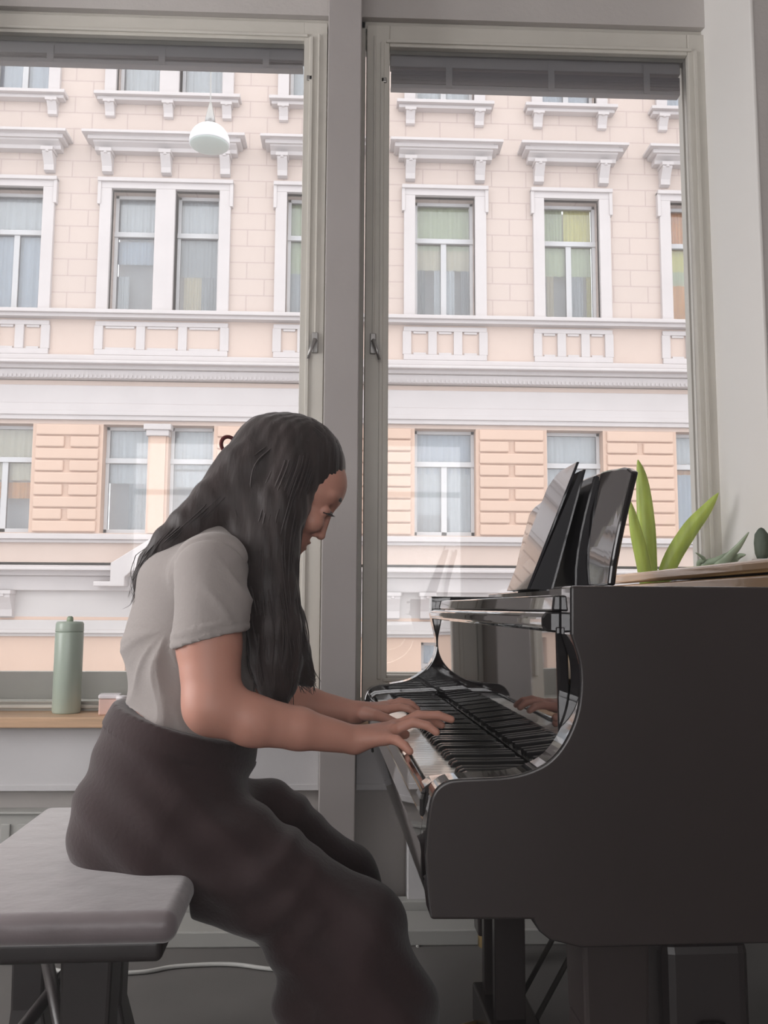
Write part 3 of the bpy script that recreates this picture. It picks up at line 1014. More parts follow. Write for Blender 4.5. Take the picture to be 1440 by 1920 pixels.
# legs
def leg(cx, cy, w):
    m = MB()
    for (z0, z1, a, b) in ((ZLOW + 0.045, 0.40, 0.5, 0.47), (0.40, 0.085, 0.47, 0.36)):
        vs = [(cx + sx * w * s, cy + sy * w * s, z) for z, s in ((z0, a), (z1, b)) for sx, sy in ((-1, -1), (1, -1), (1, 1), (-1, 1))]
        m.add(vs, [(0, 1, 2, 3), (4, 7, 6, 5), (0, 4, 5, 1), (1, 5, 6, 2), (2, 6, 7, 3), (3, 7, 4, 0)])
    l = m.build('leg', 'satin_black', piano, off=PB, bevel=0.006)
    c = MB().lathe((cx, cy, 0), [(0.018, 0.045), (0.03, 0.05), (0.03, 0.085)], 16)
    c.tube([(cx - 0.012, cy, 0.026), (cx + 0.012, cy, 0.026)], 0.026, 16)
    c.build('caster', 'brass', l, off=PB, smooth=False)
lx = pp(1142, 1850, 1.31)
leg(lx.x, 1.32, 0.098)
leg(lx.x + 0.06, 2.55, 0.095)
leg(1.82, 2.42, 0.098)
# pedal lyre
m = MB()
lyx = pp(946, 1820, 1.93).x
m.box(lyx - 0.030, lyx + 0.034, 1.88, 1.91, 0.14, bz + 0.004).box(lyx - 0.030, lyx + 0.034, 2.0, 2.03, 0.14, bz + 0.004)
m.box(lyx - 0.045, lyx + 0.06, 1.84, 2.07, 0.07, 0.15)
ly = m.build('pedal_lyre', 'satin_black', piano, off=PB, bevel=0.004)
for y in (1.90, 1.955, 2.01):
    MB().tube([(lyx - 0.04, y, 0.09), (lyx - 0.10, y, 0.075), (lyx - 0.14, y, 0.06)], [0.008, 0.012, 0.012], 8, flat=0.5).build('pedal', 'brass', ly, off=PB, smooth=True)
for y in (1.895, 2.015):
    MB().tube([(lyx + 0.05, y, 0.13), (lyx + 0.30, y, ZLOW + 0.02)], 0.006, 8).build('lyre_brace', 'dark_iron', ly, off=PB, smooth=True)

# binder leaning on the desk
bnb0, bnb1, bnt0, bnt1 = pp(1000, 1119, 1.76), pp(1050, 1119, 1.76), pp(1093, 866, 1.76), pp(1107, 880, 1.76)
BO = Vector((bnb0.x, 1.76, 1.027))
BSH = Vector((-0.013, 0, 0))
binder = tag(empty('ring_binder', to_world(BO + BSH), PROT), 'glossy black ring binder, thick at its foot, leaning upright on the music desk', 'binder')
ZB0 = 1.027
def cover(x0b, x1b, x0t, x1t, z1, name, par=None):
    m = MB()
    ys = [1.76, 1.955]
    n = 8
    top = []
    for i in range(n + 1):
        y = 1.76 + 0.195 * i / n
        dz = 0.0 if i < n - 3 else -0.028 * (1 - math.cos((i - (n - 3)) / 3 * PI / 2))
        top.append((y, z1 + dz))
    vs = []
    for (y, zt_) in top:
        s = (zt_ - ZB0) / (z1 - ZB0)
        vs += [(x0b, y, ZB0), (x1b, y, ZB0), (x1b + (x1t - x1b) * s, y, zt_), (x0b + (x0t - x0b) * s, y, zt_)]
    fs = []
    for i in range(n):
        a = i * 4
        for k_ in range(4):
            fs.append((a + k_, a + (k_ + 1) % 4, a + 4 + (k_ + 1) % 4, a + 4 + k_))
    fs += [(3, 2, 1, 0), (n * 4, n * 4 + 1, n * 4 + 2, n * 4 + 3)]
    return m.add(vs, fs)
th = 0.006
tx0, tx1_ = bnt0.x, bnt1.x
cover(bnb0.x, bnb0.x + th, tx0, tx0 + th, bnt0.z, 'c').build('front_cover', 'binder_black', binder, off=BO, bevel=0.001)
cover(bnb1.x - th, bnb1.x, tx1_ - th + 0.004, tx1_ + 0.004, bnt1.z, 'c').build('back_cover', 'binder_black', binder, off=BO, bevel=0.001)
cover(bnb0.x + th, bnb1.x - th, tx0 + th, tx1_ - 0.002, bnt1.z - 0.004, 'c').build('spine', 'matte_black', binder, off=BO)

# dark case standing under the piano, and its pale neighbour
sx0, sx1 = pp(1244, 1880, 1.34).x, pp(1412, 1880, 1.34).x
SO = Vector(((sx0 + sx1) / 2, 1.42, 0))
case = tag(empty('instrument_case', to_world(SO), PROT), 'dark upright case standing under the piano, right of the near leg', 'case')
m = MB().box(sx0, sx1, 1.34, 1.50, 0.012, ZLOW - 0.03)
m.build('case_body', 'bench_wood', case, off=SO, bevel=0.02, bseg=3)
MB().box(sx0 - 0.002, sx1 + 0.002, 1.335, 1.505, 0.0, 0.014).build('case_foot', 'bench_wood', case, off=SO)
MB().tube([(sx0 + 0.05, 1.345, 0.36), (sx0 + 0.055, 1.325, 0.38), (sx1 - 0.055, 1.325, 0.38), (sx1 - 0.05, 1.345, 0.36)], 0.007, 8).build('handle', 'bench_wood', case, off=SO, smooth=True)
# ================================================================== BENCH
BN = Vector((-0.42, 1.83, 0))
bench = tag(empty('piano_bench', to_world(BN), PROT), 'padded greyish-mauve piano bench with dark legs that the pianist sits on', 'bench')
zt_ = 0.515


def rounded_slab(x0, x1, y0, y1, z0, z1, r, nx=24, ny=32, dent=0.0, cx=0, cy=0):
    bm = bmesh.new()
    bmesh.ops.create_cube(bm, size=1)
    bmesh.ops.scale(bm, vec=(x1 - x0, y1 - y0, z1 - z0), verts=bm.verts)
    bmesh.ops.translate(bm, vec=((x0 + x1) / 2, (y0 + y1) / 2, (z0 + z1) / 2), verts=bm.verts)
    bmesh.ops.bevel(bm, geom=list(bm.edges), offset=r, segments=6, affect='EDGES', profile=0.5)
    mb = MB()
    bm.verts.index_update()
    mb.add([v.co[:] for v in bm.verts], [[v.index for v in f.verts] for f in bm.faces])
    bm.free()
    return mb


m = rounded_slab(-0.645, -0.215, 1.445, 2.21, zt_ - 0.05, zt_, 0.022)
m.build('cushion', 'bench_cloth', bench, off=BN, smooth=True)
m = rounded_slab(-0.62, -0.24, 1.475, 2.18, zt_ - 0.085, zt_ - 0.046, 0.012)
m.build('seat_apron', 'bench_wood', bench, off=BN, smooth=True)
for (x, y) in ((-0.60, 1.55), (-0.365, 1.55), (-0.62, 2.09), (-0.455, 2.10)):
    w = 0.036
    mm = MB()
    vs = []
    levels = [(zt_ - 0.085, 1.15, 0), (0.25, 1.0, 0), (0.12, 0.95, 0.0), (0.06, 1.2, 0.006), (0.0, 1.4, 0.012)]
    for z, s, dx in levels:
        vs += [(x + sx * w * s + dx, y + sy * w * s, z) for sx, sy in ((-1, -1), (1, -1), (1, 1), (-1, 1))]
    fs = [(0, 1, 2, 3), (16, 19, 18, 17)]
    for L in range(4):
        for k_ in range(4):
            fs.append((L * 4 + k_, L * 4 + 4 + k_, L * 4 + 4 + (k_ + 1) % 4, L * 4 + (k_ + 1) % 4))
    mm.add(vs, fs).build('leg', 'bench_wood', bench, off=BN, bevel=0.006)
MB().tube([(-0.62, 2.09, 0.33), (-0.365, 1.55, 0.12)], 0.013, 8).build('stretcher', 'bench_wood', bench, off=BN, smooth=True)
MB().tube([(-0.455, 2.10, 0.30), (-0.60, 1.55, 0.14)], 0.013, 8).build('stretcher', 'bench_wood', bench, off=BN, smooth=True)


# ================================================================== SIGNED DISTANCE MODELLING (for bodies, cloth, hair)
class SDF:
    def __init__(s, lo, hi, h):
        s.lo, s.h = np.array(lo, float), h
        s.n = np.ceil((np.array(hi) - s.lo) / h).astype(int) + 1
        s.F = np.full(s.n, 1.0, np.float32)

    def _grid(s, lo, hi):
        a = np.maximum(np.floor((np.array(lo) - s.lo) / s.h).astype(int), 0)
        b = np.minimum(np.ceil((np.array(hi) - s.lo) / s.h).astype(int) + 1, s.n)
        if np.any(b <= a):
            return None
        ax = [(s.lo[i] + s.h * np.arange(a[i], b[i])).astype(np.float32) for i in range(3)]
        return (slice(a[0], b[0]), slice(a[1], b[1]), slice(a[2], b[2])), ax[0][:, None, None], ax[1][None, :, None], ax[2][None, None, :]

    def _blend(s, sl, d, k):
        a = s.F[sl]
        if k > 0:
            hh = np.clip(0.5 + 0.5 * (a - d) / k, 0, 1)
            s.F[sl] = a * (1 - hh) + d * hh - k * hh * (1 - hh)
        else:
            s.F[sl] = np.minimum(a, d)

    def cone(s, p, q, r1, r2, k=0.015, sy=1.0, sub=False):
        """round cone; sy widens it along y"""
        p, q = np.array(p, float), np.array(q, float)
        R = max(r1, r2) * max(1, sy) + k + 3 * s.h
        g = s._grid(np.minimum(p, q) - R, np.maximum(p, q) + R)
        if g is None:
            return
        sl, X, Y, Z = g
        d = q - p
        L2 = float(d @ d) + 1e-12
        iy = 1.0 / sy
        t = np.clip(((X - p[0]) * d[0] + (Y - p[1]) * d[1] + (Z - p[2]) * d[2]) / L2, 0, 1)
        dist = np.sqrt((X - p[0] - t * d[0]) ** 2 + ((Y - p[1] - t * d[1]) * iy) ** 2 + (Z - p[2] - t * d[2]) ** 2) - (r1 + (r2 - r1) * t)
        if sub:
            s.F[sl] = np.maximum(s.F[sl], -dist)
        else:
            s._blend(sl, dist, k)

    def ell(s, c, r, k=0.015, rot=0.0, sub=False):
        """ellipsoid, radii r along (forward, side, up), tipped by rot about y"""
        c, r = np.array(c, float), np.array(r, float)
        R = r.max() + k + 3 * s.h
        g = s._grid(c - R, c + R)
        if g is None:
            return
        sl, X, Y, Z = g
        cr_, sr_ = math.cos(rot), math.sin(rot)
        x, y, z = X - c[0], Y - c[1], Z - c[2]
        u, w = x * cr_ + z * sr_, -x * sr_ + z * cr_
        k0 = np.sqrt((u / r[0]) ** 2 + (y / r[1]) ** 2 + (w / r[2]) ** 2)
        k1 = np.sqrt((u / r[0] ** 2) ** 2 + (y / r[1] ** 2) ** 2 + (w / r[2] ** 2) ** 2) + 1e-9
        d = k0 * (k0 - 1) / k1
        if sub:
            if k > 0:
                a, b = s.F[sl], -d
                hh = np.clip(0.5 - 0.5 * (a - b) / k, 0, 1)
                s.F[sl] = a * (1 - hh) + b * hh + k * hh * (1 - hh)
            else:
                s.F[sl] = np.maximum(s.F[sl], -d)
        else:
            s._blend(sl, d, k)

    def cut(s, p, n, lo=None, hi=None):
        """keep the side the normal does not point to"""
        n = np.array(n, float)
        n /= np.linalg.norm(n)
        g = s._grid(s.lo if lo is None else lo, s.lo + s.n * s.h if hi is None else hi)
        sl, X, Y, Z = g
        d = (X - p[0]) * n[0] + (Y - p[1]) * n[1] + (Z - p[2]) * n[2]
        s.F[sl] = np.maximum(s.F[sl], d)

    def union(s, o):
        s.F = np.minimum(s.F, o.F)

    def mesh(s):
        """naive surface nets"""
        Fd = s.F
        S = Fd < 0
        nx, ny, nz = S.shape
        c = np.zeros((nx - 1, ny - 1, nz - 1), np.int8)
        for i in (0, 1):
            for j in (0, 1):
                for k in (0, 1):
                    c += S[i:nx - 1 + i, j:ny - 1 + j, k:nz - 1 + k]
        idx = np.argwhere((c > 0) & (c < 8))
        ids = np.full(c.shape, -1, np.int64)
        ids[idx[:, 0], idx[:, 1], idx[:, 2]] = np.arange(len(idx))
        acc = np.zeros((len(idx), 3))
        cnt = np.zeros(len(idx))
        corners = [(i, j, k) for i in (0, 1) for j in (0, 1) for k in (0, 1)]
        val = {cc: Fd[idx[:, 0] + cc[0], idx[:, 1] + cc[1], idx[:, 2] + cc[2]] for cc in corners}
        for a in corners:
            for ax in range(3):
                if a[ax] == 0:
                    b = list(a)
                    b[ax] = 1
                    b = tuple(b)
                    va, vb = val[a], val[b]
                    m_ = (va < 0) != (vb < 0)
                    t = np.where(m_, va / np.where(m_, va - vb, 1), 0)
                    pos = np.tile(np.array(a, float), (len(idx), 1))
                    pos[:, ax] += t
                    acc[m_] += pos[m_]
                    cnt[m_] += 1
        V = (idx + acc / cnt[:, None]) * s.h + s.lo
        quads = []
        for ax in range(3):
            o1, o2 = (ax + 1) % 3, (ax + 2) % 3
            sa_ = [slice(None)] * 3
            sb_ = [slice(None)] * 3
            sa_[ax] = slice(0, -1)
            sb_[ax] = slice(1, None)
            A, B = S[tuple(sa_)], S[tuple(sb_)]
            e = np.argwhere(A != B)
            e = e[(e[:, o1] > 0) & (e[:, o2] > 0) & (e[:, o1] < s.n[o1] - 1) & (e[:, o2] < s.n[o2] - 1)]
            fl = A[e[:, 0], e[:, 1], e[:, 2]]
            def cell(d1, d2):
                q = e.copy()
                q[:, o1] -= d1
                q[:, o2] -= d2
                return ids[q[:, 0], q[:, 1], q[:, 2]]
            q = np.stack([cell(1, 1), cell(0, 1), cell(0, 0), cell(1, 0)], 1)
            q[~fl] = q[~fl][:, ::-1]
            quads.append(q)
        return V, np.concatenate(quads)


def np_obj(name, V, Q, material, parent, off, smooth=True, disp=None, relax=0):
    me = bpy.data.meshes.new(name)
    if relax:
        e = np.concatenate([Q[:, [0, 1]], Q[:, [1, 2]], Q[:, [2, 3]], Q[:, [3, 0]]])
        for _ in range(relax):
            acc = np.zeros_like(V)
            cnt = np.zeros(len(V))
            np.add.at(acc, e[:, 0], V[e[:, 1]])
            np.add.at(acc, e[:, 1], V[e[:, 0]])
            np.add.at(cnt, e[:, 0], 1)
            np.add.at(cnt, e[:, 1], 1)
            V = 0.5 * V + 0.5 * acc / np.maximum(cnt, 1)[:, None]
    if disp is not None:
        a, b, c_ = V[Q[:, 0]], V[Q[:, 1]], V[Q[:, 2]]
        nf = np.cross(b - a, c_ - a)
        nn = np.zeros_like(V)
        for i in range(4):
            np.add.at(nn, Q[:, i], nf)
        nn /= np.linalg.norm(nn, axis=1)[:, None] + 1e-12
        V = V + nn * disp(V)[:, None]
    V = V - np.array(off)
    me.vertices.add(len(V))
    me.vertices.foreach_set('co', V.astype(np.float32).ravel())
    me.loops.add(Q.size)
    me.loops.foreach_set('vertex_index', Q.astype(np.int32).ravel())
    me.polygons.add(len(Q))
    me.polygons.foreach_set('loop_start', np.arange(0, Q.size, 4, dtype=np.int32))
    me.polygons.foreach_set('use_smooth', np.full(len(Q), smooth))
    me.update(calc_edges=True)
    me.validate()
    me.materials.append(MATS[material])
    o = bpy.data.objects.new(name, me)
    col.objects.link(o)
    o.parent = parent
    return o


# ================================================================== THE PIANIST
HY = 1.85                        # her middle
PO = Vector((-0.33, HY, zt_ - 0.01))
person = tag(empty('person', to_world(PO), PROT), 'person with long dark hair in grey t-shirt and dark trousers, seated playing the piano', 'person')
P_ = lambda x, y, Y=HY: np.array(pp(x, y, Y))
r_ = lambda px, Y=HY: px * Y / F
LO, HI = (-0.62, 1.42, -0.02), (0.34, 2.30, 1.47)

# joints
shN, elN, wrN = P_(400, 1065, 1.665), P_(398, 1325, 1.60), P_(664, 1387, 1.655)
shF, elF, wrF = P_(430, 1080, 2.03), P_(485, 1310, 2.12), P_(668, 1336, 2.065)
hipN, hipF = P_(300, 1570, 1.76), P_(310, 1560, 1.95)
knN, knF = P_(672, 1752, 1.70), P_(652, 1668, 2.02)
anN, anF = P_(720, 2120, 1.72), P_(690, 2030, 2.00)

B = SDF((-0.47, 1.50, 0.0), (0.34, 2.24, 1.44), 0.0024)
# torso core under the clothes
B.cone(P_(375, 1120), P_(340, 1340), 0.085, 0.085, 0.03, sy=1.5)
B.cone(P_(340, 1340), P_(300, 1520), 0.085, 0.095, 0.03, sy=1.5)
for hp, kn, an, Yl in ((hipN, knN, anN, 1.72), (hipF, knF, anF, 2.0)):
    B.cone(hp, kn, 0.045, 0.045, 0.02)
    B.cone(kn, an, 0.050, 0.035, 0.01)
# neck
B.cone(P_(425, 1010), P_(505, 925), 0.056, 0.054, 0.02)
B.cone(P_(500, 960), P_(530, 930), 0.045, 0.050, 0.02)
# shoulders, arms
B.cone(shN, shF, 0.05, 0.05, 0.03)
B.cone(shN, P_(392, 1210, 1.625), 0.058, 0.0575, 0.02)
B.cone(P_(392, 1210, 1.625), elN, 0.0575, 0.050, 0.01)
B.cone(elN + [0, 0, 0.004], P_(478, 1353, 1.605), 0.049, 0.044, 0.018)
B.cone(P_(470, 1350, 1.605), P_(560, 1366, 1.625), 0.045, 0.037, 0.01)
B.cone(P_(560, 1366, 1.625), wrN, 0.037, 0.0255, 0.012)
B.cone(shF, elF, 0.055, 0.047, 0.02)
B.cone(elF, P_(580, 1322, 2.10), 0.047, 0.039, 0.018)
B.cone(P_(580, 1322, 2.10), wrF, 0.039, 0.025, 0.012)
# cranium and face
AX = math.atan2(-0.515, 0.857)     # the way the face points, tipped down
fdir = np.array([0.857, 0, -0.515])
udir = np.array([0.515, 0, 0.857])
B.ell(P_(556, 874), (r_(90), r_(70), r_(84)), 0.01, AX)
B.ell(P_(590, 905), (r_(62), r_(60), r_(60)), 0.01, AX)
B.cone(P_(585, 930), P_(556, 1000), r_(46), r_(26), 0.02, sy=1.1)
B.cone(P_(530, 930), P_(545, 985), r_(45), r_(34), 0.02, sy=1.12)
# brow, eye sockets, nose, lips, chin, cheeks
for s in (-1, 1):
    y = HY + s * r_(27)
    B.ell(P_(622, 930, y), (r_(13), r_(22), r_(9)), 0.010, AX)
    B.ell(P_(623, 957, y), (r_(10), r_(15), r_(8)), 0.008, AX, sub=True)
    B.ell(P_(609, 957, y), (r_(11), r_(14), r_(10)), 0.003, AX)
    B.ell(P_(582, 975, HY + s * r_(30)), (r_(26), r_(20), r_(22)), 0.014, AX)
    B.ell(P_(590, 1001, HY + s * r_(9)), (r_(8), r_(6.5), r_(6)), 0.004, AX)
    B.cone(P_(552, 1022, HY + s * r_(10)), P_(500, 965, HY + s * r_(44)), r_(17), r_(20), 0.02)
B.cone(P_(621, 950), P_(602, 1003), r_(6), r_(7.5), 0.008, sy=0.95)
B.ell(P_(601, 1004), (r_(8.5), r_(8.5), r_(8)), 0.005, AX)
B.cone(P_(574, 990), P_(563, 1010), r_(15), r_(12), 0.008, sy=1.6)
B.ell(P_(574, 1014), (r_(10.5), r_(14), r_(4.5)), 0.002, AX)
B.ell(P_(566, 1025), (r_(10.5), r_(13), r_(5)), 0.002, AX)
B.ell(P_(551, 1033), (r_(13), r_(16), r_(12)), 0.006, AX)
# hands: wrist to knuckles, then three bones for each finger
def hand(wr, kn_, fingers, thumb):
    for a in kn_:
        B.cone(wr, a, 0.0205, 0.0125, 0.010)
    for i in range(3):
        B.cone(kn_[i], kn_[i + 1], 0.0115, 0.0115, 0.006)
    for f in fingers:
        rr = [0.0105, 0.0092, 0.0082, 0.0072]
        for i in range(3):
            B.cone(f[i], f[i + 1], rr[i], rr[i + 1], 0.0025)
    rr = [0.0165, 0.0125, 0.0105, 0.009]
    for i in range(3):
        B.cone(thumb[i], thumb[i + 1], rr[i], rr[i + 1], 0.006 if i == 0 else 0.003)
Kn = [P_(738, 1364, 1.705), P_(741, 1362, 1.680), P_(736, 1370, 1.656), P_(723, 1384, 1.634)]
hand(wrN, Kn,
     [[Kn[0], P_(777, 1351, 1.722), P_(808, 1351, 1.728), P_(828, 1360, 1.730)],
      [Kn[1], P_(784, 1341, 1.684), P_(822, 1341, 1.684), P_(846, 1349, 1.684)],
      [Kn[2], P_(774, 1354, 1.652), P_(802, 1361, 1.648), P_(818, 1373, 1.645)],
      [Kn[3], P_(744, 1388, 1.616), P_(758, 1398, 1.608), P_(768, 1409, 1.604)]],
     [P_(684, 1384, 1.680), P_(712, 1382, 1.722), P_(738, 1377, 1.752), P_(760, 1377, 1.765)])
Kf = [P_(722, 1331, 2.048), P_(725, 1327, 2.073), P_(721, 1325, 2.097), P_(712, 1326, 2.118)]
hand(wrF, Kf,
     [[Kf[0], P_(750, 1326, 2.036), P_(766, 1329, 2.032), P_(777, 1336, 2.030)],
      [Kf[1], P_(755, 1318, 2.074), P_(772, 1321, 2.074), P_(783, 1330, 2.074)],
      [Kf[2], P_(750, 1315, 2.112), P_(766, 1317, 2.116), P_(778, 1325, 2.120)],
      [Kf[3], P_(734, 1318, 2.148), P_(748, 1320, 2.158), P_(758, 1326, 2.164)]],
     [P_(686, 1338, 2.036), P_(706, 1341, 2.004), P_(723, 1347, 1.990), P_(740, 1354, 1.984)])
# feet
for an, d in ((anN, 1), (anF, 1)):
    B.cone(an, an + [0.03, 0, -0.02], 0.035, 0.03, 0.01)
    B.cone(np.array([an[0] - 0.03, an[1], 0.045]), np.array([an[0] + 0.14, an[1], 0.035]), 0.036, 0.028, 0.02)
    B.cone(an, np.array([an[0], an[1], 0.05]), 0.035, 0.035, 0.02)
V, Q = B.mesh()
body = np_obj('body', V, Q, 'skin', person, PO, relax=1)
del B
# lips and brows
m = MB()
for s in (-1, 1):
    y = HY + s * r_(27)
    pts = [P_(632, 938, HY + s * r_(13)), P_(631, 935, HY + s * r_(22)), P_(622, 932, HY + s * r_(32)), P_(610, 937, HY + s * r_(41))]
    pts = [Vector(p) + Vector((0.0075, s * 0.0, -0.002)) for p in pts]
    m.tube(pts, [0.003, 0.005, 0.0045, 0.0018], 6)
m.build('eyebrows', 'hair', person, off=PO, smooth=True)
m = MB()
for s in (-1, 1):
    pts = [P_(619, 958, HY + s * r_(16)), P_(622, 963, HY + s * r_(24)), P_(617, 964, HY + s * r_(33)), P_(606, 961, HY + s * r_(40))]
    m.tube(pts, [0.0012, 0.0024, 0.0024, 0.0014], 6)
    for i in range(7):
        t = i / 6
        a = Vector(P_(621 - 8 * t * t, 962, HY + s * r_(20 + 16 * t)))
        m.tube([a, a + Vector((0.004, s * 0.002 * t, -0.0055)), a + Vector((0.0085, s * 0.004 * t, -0.0075))], [0.0008, 0.0006, 0.0002], 4)
m.build('eyelashes', 'hair', person, off=PO, smooth=True)

# ---- t-shirt
T = SDF((-0.50, 1.48, 0.50), (0.10, 2.26, 1.24), 0.0045)
T.cone(P_(368, 1110), P_(362, 1200), r_(112), r_(112), 0.03, sy=1.18)
T.cone(P_(362, 1200), P_(358, 1330), r_(112), r_(118), 0.04, sy=1.15)
T.cone(P_(402, 1005), P_(385, 1100), r_(60), r_(85), 0.05, sy=1.9)
T.cone(P_(430, 1110), P_(430, 1190), r_(62), r_(55), 0.05, sy=1.9)
T.cone(P_(300, 1120, 1.77), P_(310, 1120, 1.93), 0.055, 0.055, 0.05)
T.cone(shN + [0, 0.015, 0.004], shF - [0, 0.015, -0.004], 0.066, 0.066, 0.04)
T.cone(P_(425, 1003), P_(440, 985), 0.068, 0.062, 0.02)          # collar
T.cone(shN, P_(392, 1215, 1.632), 0.070, 0.069, 0.022)
T.cone(shF, elF, 0.068, 0.064, 0.02)
cN = np.array(P_(392, 1200, 1.632))
slv_n = np.array([0.26, 0, -1.0])
# cut the sleeves (boxes keep the cut away from the torso)
def local_cut(S_, p, n, q0, q1, rad):
    g = S_._grid(np.minimum(q0, q1) - rad, np.maximum(q0, q1) + rad)
    sl, X, Y, Z = g
    n = n / np.linalg.norm(n)
    d = (X - p[0]) * n[0] + (Y - p[1]) * n[1] + (Z - p[2]) * n[2]
    ax = q1 - q0
    L2 = ax @ ax
    t = np.clip(((X - q0[0]) * ax[0] + (Y - q0[1]) * ax[1] + (Z - q0[2]) * ax[2]) / L2, 0, 1)
    dist = np.sqrt((X - q0[0] - t * ax[0]) ** 2 + (Y - q0[1] - t * ax[1]) ** 2 + (Z - q0[2] - t * ax[2]) ** 2)
    m_ = dist < rad
    S_.F[sl] = np.where(m_, np.maximum(S_.F[sl], d), S_.F[sl])
V, Q = None, None
S2 = SDF((-0.50, 1.48, 0.50), (0.10, 2.26, 1.24), 0.0045)
S2.cone(shN, P_(394, 1190, 1.632), 0.0690, 0.0710, 0.0)
S2.cone(P_(394, 1190, 1.632), P_(394, 1300, 1.624), 0.0710, 0.0720, 0.0)
S2.cut(cN, slv_n)
S2.cone(P_(394, 1190, 1.632) + [0, 0.001, 0], P_(394, 1320, 1.622), 0.0615, 0.0615, 0, sub=True)
S3 = SDF((-0.50, 1.48, 0.50), (0.10, 2.26, 1.24), 0.0045)
S3.cone(shF, elF, 0.066, 0.066, 0.0)
S3.cut(shF + (elF - shF) * 0.62, elF - shF)
TT = SDF((-0.50, 1.48, 0.50), (0.10, 2.26, 1.24), 0.0045)
TT.cone(P_(368, 1110), P_(362, 1200), r_(112), r_(112), 0.03, sy=1.12)
TT.cone(P_(362, 1200), P_(358, 1330), r_(112), r_(118), 0.04, sy=1.12)
TT.cone(P_(405, 1032), P_(385, 1100), r_(56), r_(85), 0.05, sy=1.6)
TT.cone(P_(430, 1120), P_(432, 1190), r_(60), r_(52), 0.05, sy=1.7)
TT.cone(shN + [0, 0.02, 0.0], shF - [0, 0.02, 0.0], 0.064, 0.064, 0.045)
TT.cone(P_(425, 1003), P_(444, 980), 0.068, 0.060, 0.02)
a_, b_ = TT.F, S2.F
def smin(a, b, k):
    hh = np.clip(0.5 + 0.5 * (a - b) / k, 0, 1)
    return a * (1 - hh) + b * hh - k * hh * (1 - hh)
# seam where the sleeve joins: a little crease is kept by a small blend
TT.F = smin(smin(TT.F, S2.F, 0.010), S3.F, 0.010)
TT.cut(P_(340, 1352), np.array([-0.32, 0, -1.0]))
TT.cone(P_(470, 930), P_(425, 990), 0.058, 0.056, 0, sub=True)


sc0 = P_(400, 1082, 1.665)


def shirt_folds(V):
    x, y, z = V[:, 0], V[:, 1], V[:, 2]
    arm = P_(335, 1175)
    dx, dz = x - arm[0], z - arm[2]
    rad = np.sqrt(dx * dx + dz * dz)
    ang = np.arctan2(-dz, -dx)
    # folds fanning out below the armpit towards the waist and back
    rg = lambda p: (1 - np.abs(np.sin(p))) ** 1.6
    body_ = np.clip((arm[2] + 0.02 - z) / 0.10, 0, 1) * np.clip(rad / 0.06, 0, 1)
    d = 0.013 * (rg(ang * 3.1 + 0.4 * np.sin(rad * 30) + y * 3) - 0.3) * body_
    d += 0.006 * (rg(ang * 6.3 + 1.1 + 0.8 * np.sin(rad * 24 + 1) + y * 5) - 0.3) * body_
    # blousing above the waist
    wz = np.clip((0.86 - z) / 0.12, 0, 1)
    d += 0.006 * wz * rg(x * 34 + y * 20 + z * 12)
    # creases across the sleeve, low on its front
    sl_ = np.exp(-((z - (cN[2] + 0.07)) / 0.07) ** 2) * np.clip((x - cN[0] + 0.02) / 0.05, 0, 1)
    u = (z - cN[2]) + 0.9 * (x - cN[0])
    d += 0.007 * (rg(u * 42 + 0.6 * np.sin(x * 40)) - 0.35) * sl_
    # soft wave over the back
    d += 0.004 * np.sin(x * 24 + z * 30 + y * 12)
    e_ = z - (cN[2] + 0.26 * (x - cN[0]))
    hem = np.exp(-((e_ - 0.015) / 0.0022) ** 2) * (y < 1.74) * (x > cN[0] - 0.09)
    d = np.where((e_ < 0.03) & (y < 1.70) & (x > cN[0] - 0.085) & (e_ > -0.02), d * 0.35, d)
    rho = np.sqrt((x - sc0[0]) ** 2 + (z - sc0[2]) ** 2)
    seam = np.exp(-((rho - 0.072) / 0.0028) ** 2) * (y < 1.74) * np.clip((z - sc0[2] + 0.03) / 0.03, 0, 1)
    d += 0.003 * np.exp(-((rho - 0.082) / 0.006) ** 2) * (y < 1.74) * np.clip((z - sc0[2] + 0.03) / 0.03, 0, 1)
    return d - 0.0018 * hem - 0.0045 * seam


V, Q = TT.mesh()
np_obj('t_shirt', V, Q, 'shirt_cloth', person, PO, relax=1, disp=shirt_folds)
del T, S2, S3, TT
# ---- trousers
T = SDF((-0.62, 1.46, -0.01), (0.34, 2.24, 0.80), 0.005)
T.cone(P_(362, 1325), P_(335, 1400), r_(122), r_(136), 0.0, sy=1.12)
T.cone(P_(335, 1400), P_(312, 1490), r_(136), r_(146), 0.02, sy=1.10)
T.ell(P_(265, 1550, 1.79), (r_(122), 0.13, r_(122)), 0.03)
T.ell(P_(265, 1550, 1.91), (r_(122), 0.13, r_(122)), 0.03)
T.cone(P_(330, 1560, 1.765), P_(500, 1650, 1.735), r_(122, 1.75), r_(98, 1.74), 0.04)
T.cone(P_(500, 1650, 1.735), P_(672, 1752, 1.70), r_(98, 1.74), r_(80, 1.70), 0.02)
T.cone(P_(330, 1545, 1.945), P_(500, 1565, 1.97), r_(118, 1.95), r_(88, 1.97), 0.04)
T.cone(P_(500, 1565, 1.97), P_(634, 1650, 2.00), r_(88, 1.97), r_(70, 2.0), 0.02)
T.cone(P_(676, 1757, 1.70), P_(690, 1900, 1.70), r_(84, 1.70), r_(112, 1.70), 0.04)
T.cone(P_(690, 1900, 1.70), P_(715, 2105, 1.72), r_(112, 1.70), r_(130, 1.70), 0.05)
T.cone(P_(590, 1790, 1.72), P_(610, 1900, 1.72), r_(75, 1.70), r_(90, 1.70), 0.06)
T.cone(P_(634, 1655, 2.00), P_(672, 1990, 2.00), r_(70, 2.0), r_(98, 2.0), 0.02)
T.cut((0, 0, 0.035), (0, 0, -1))
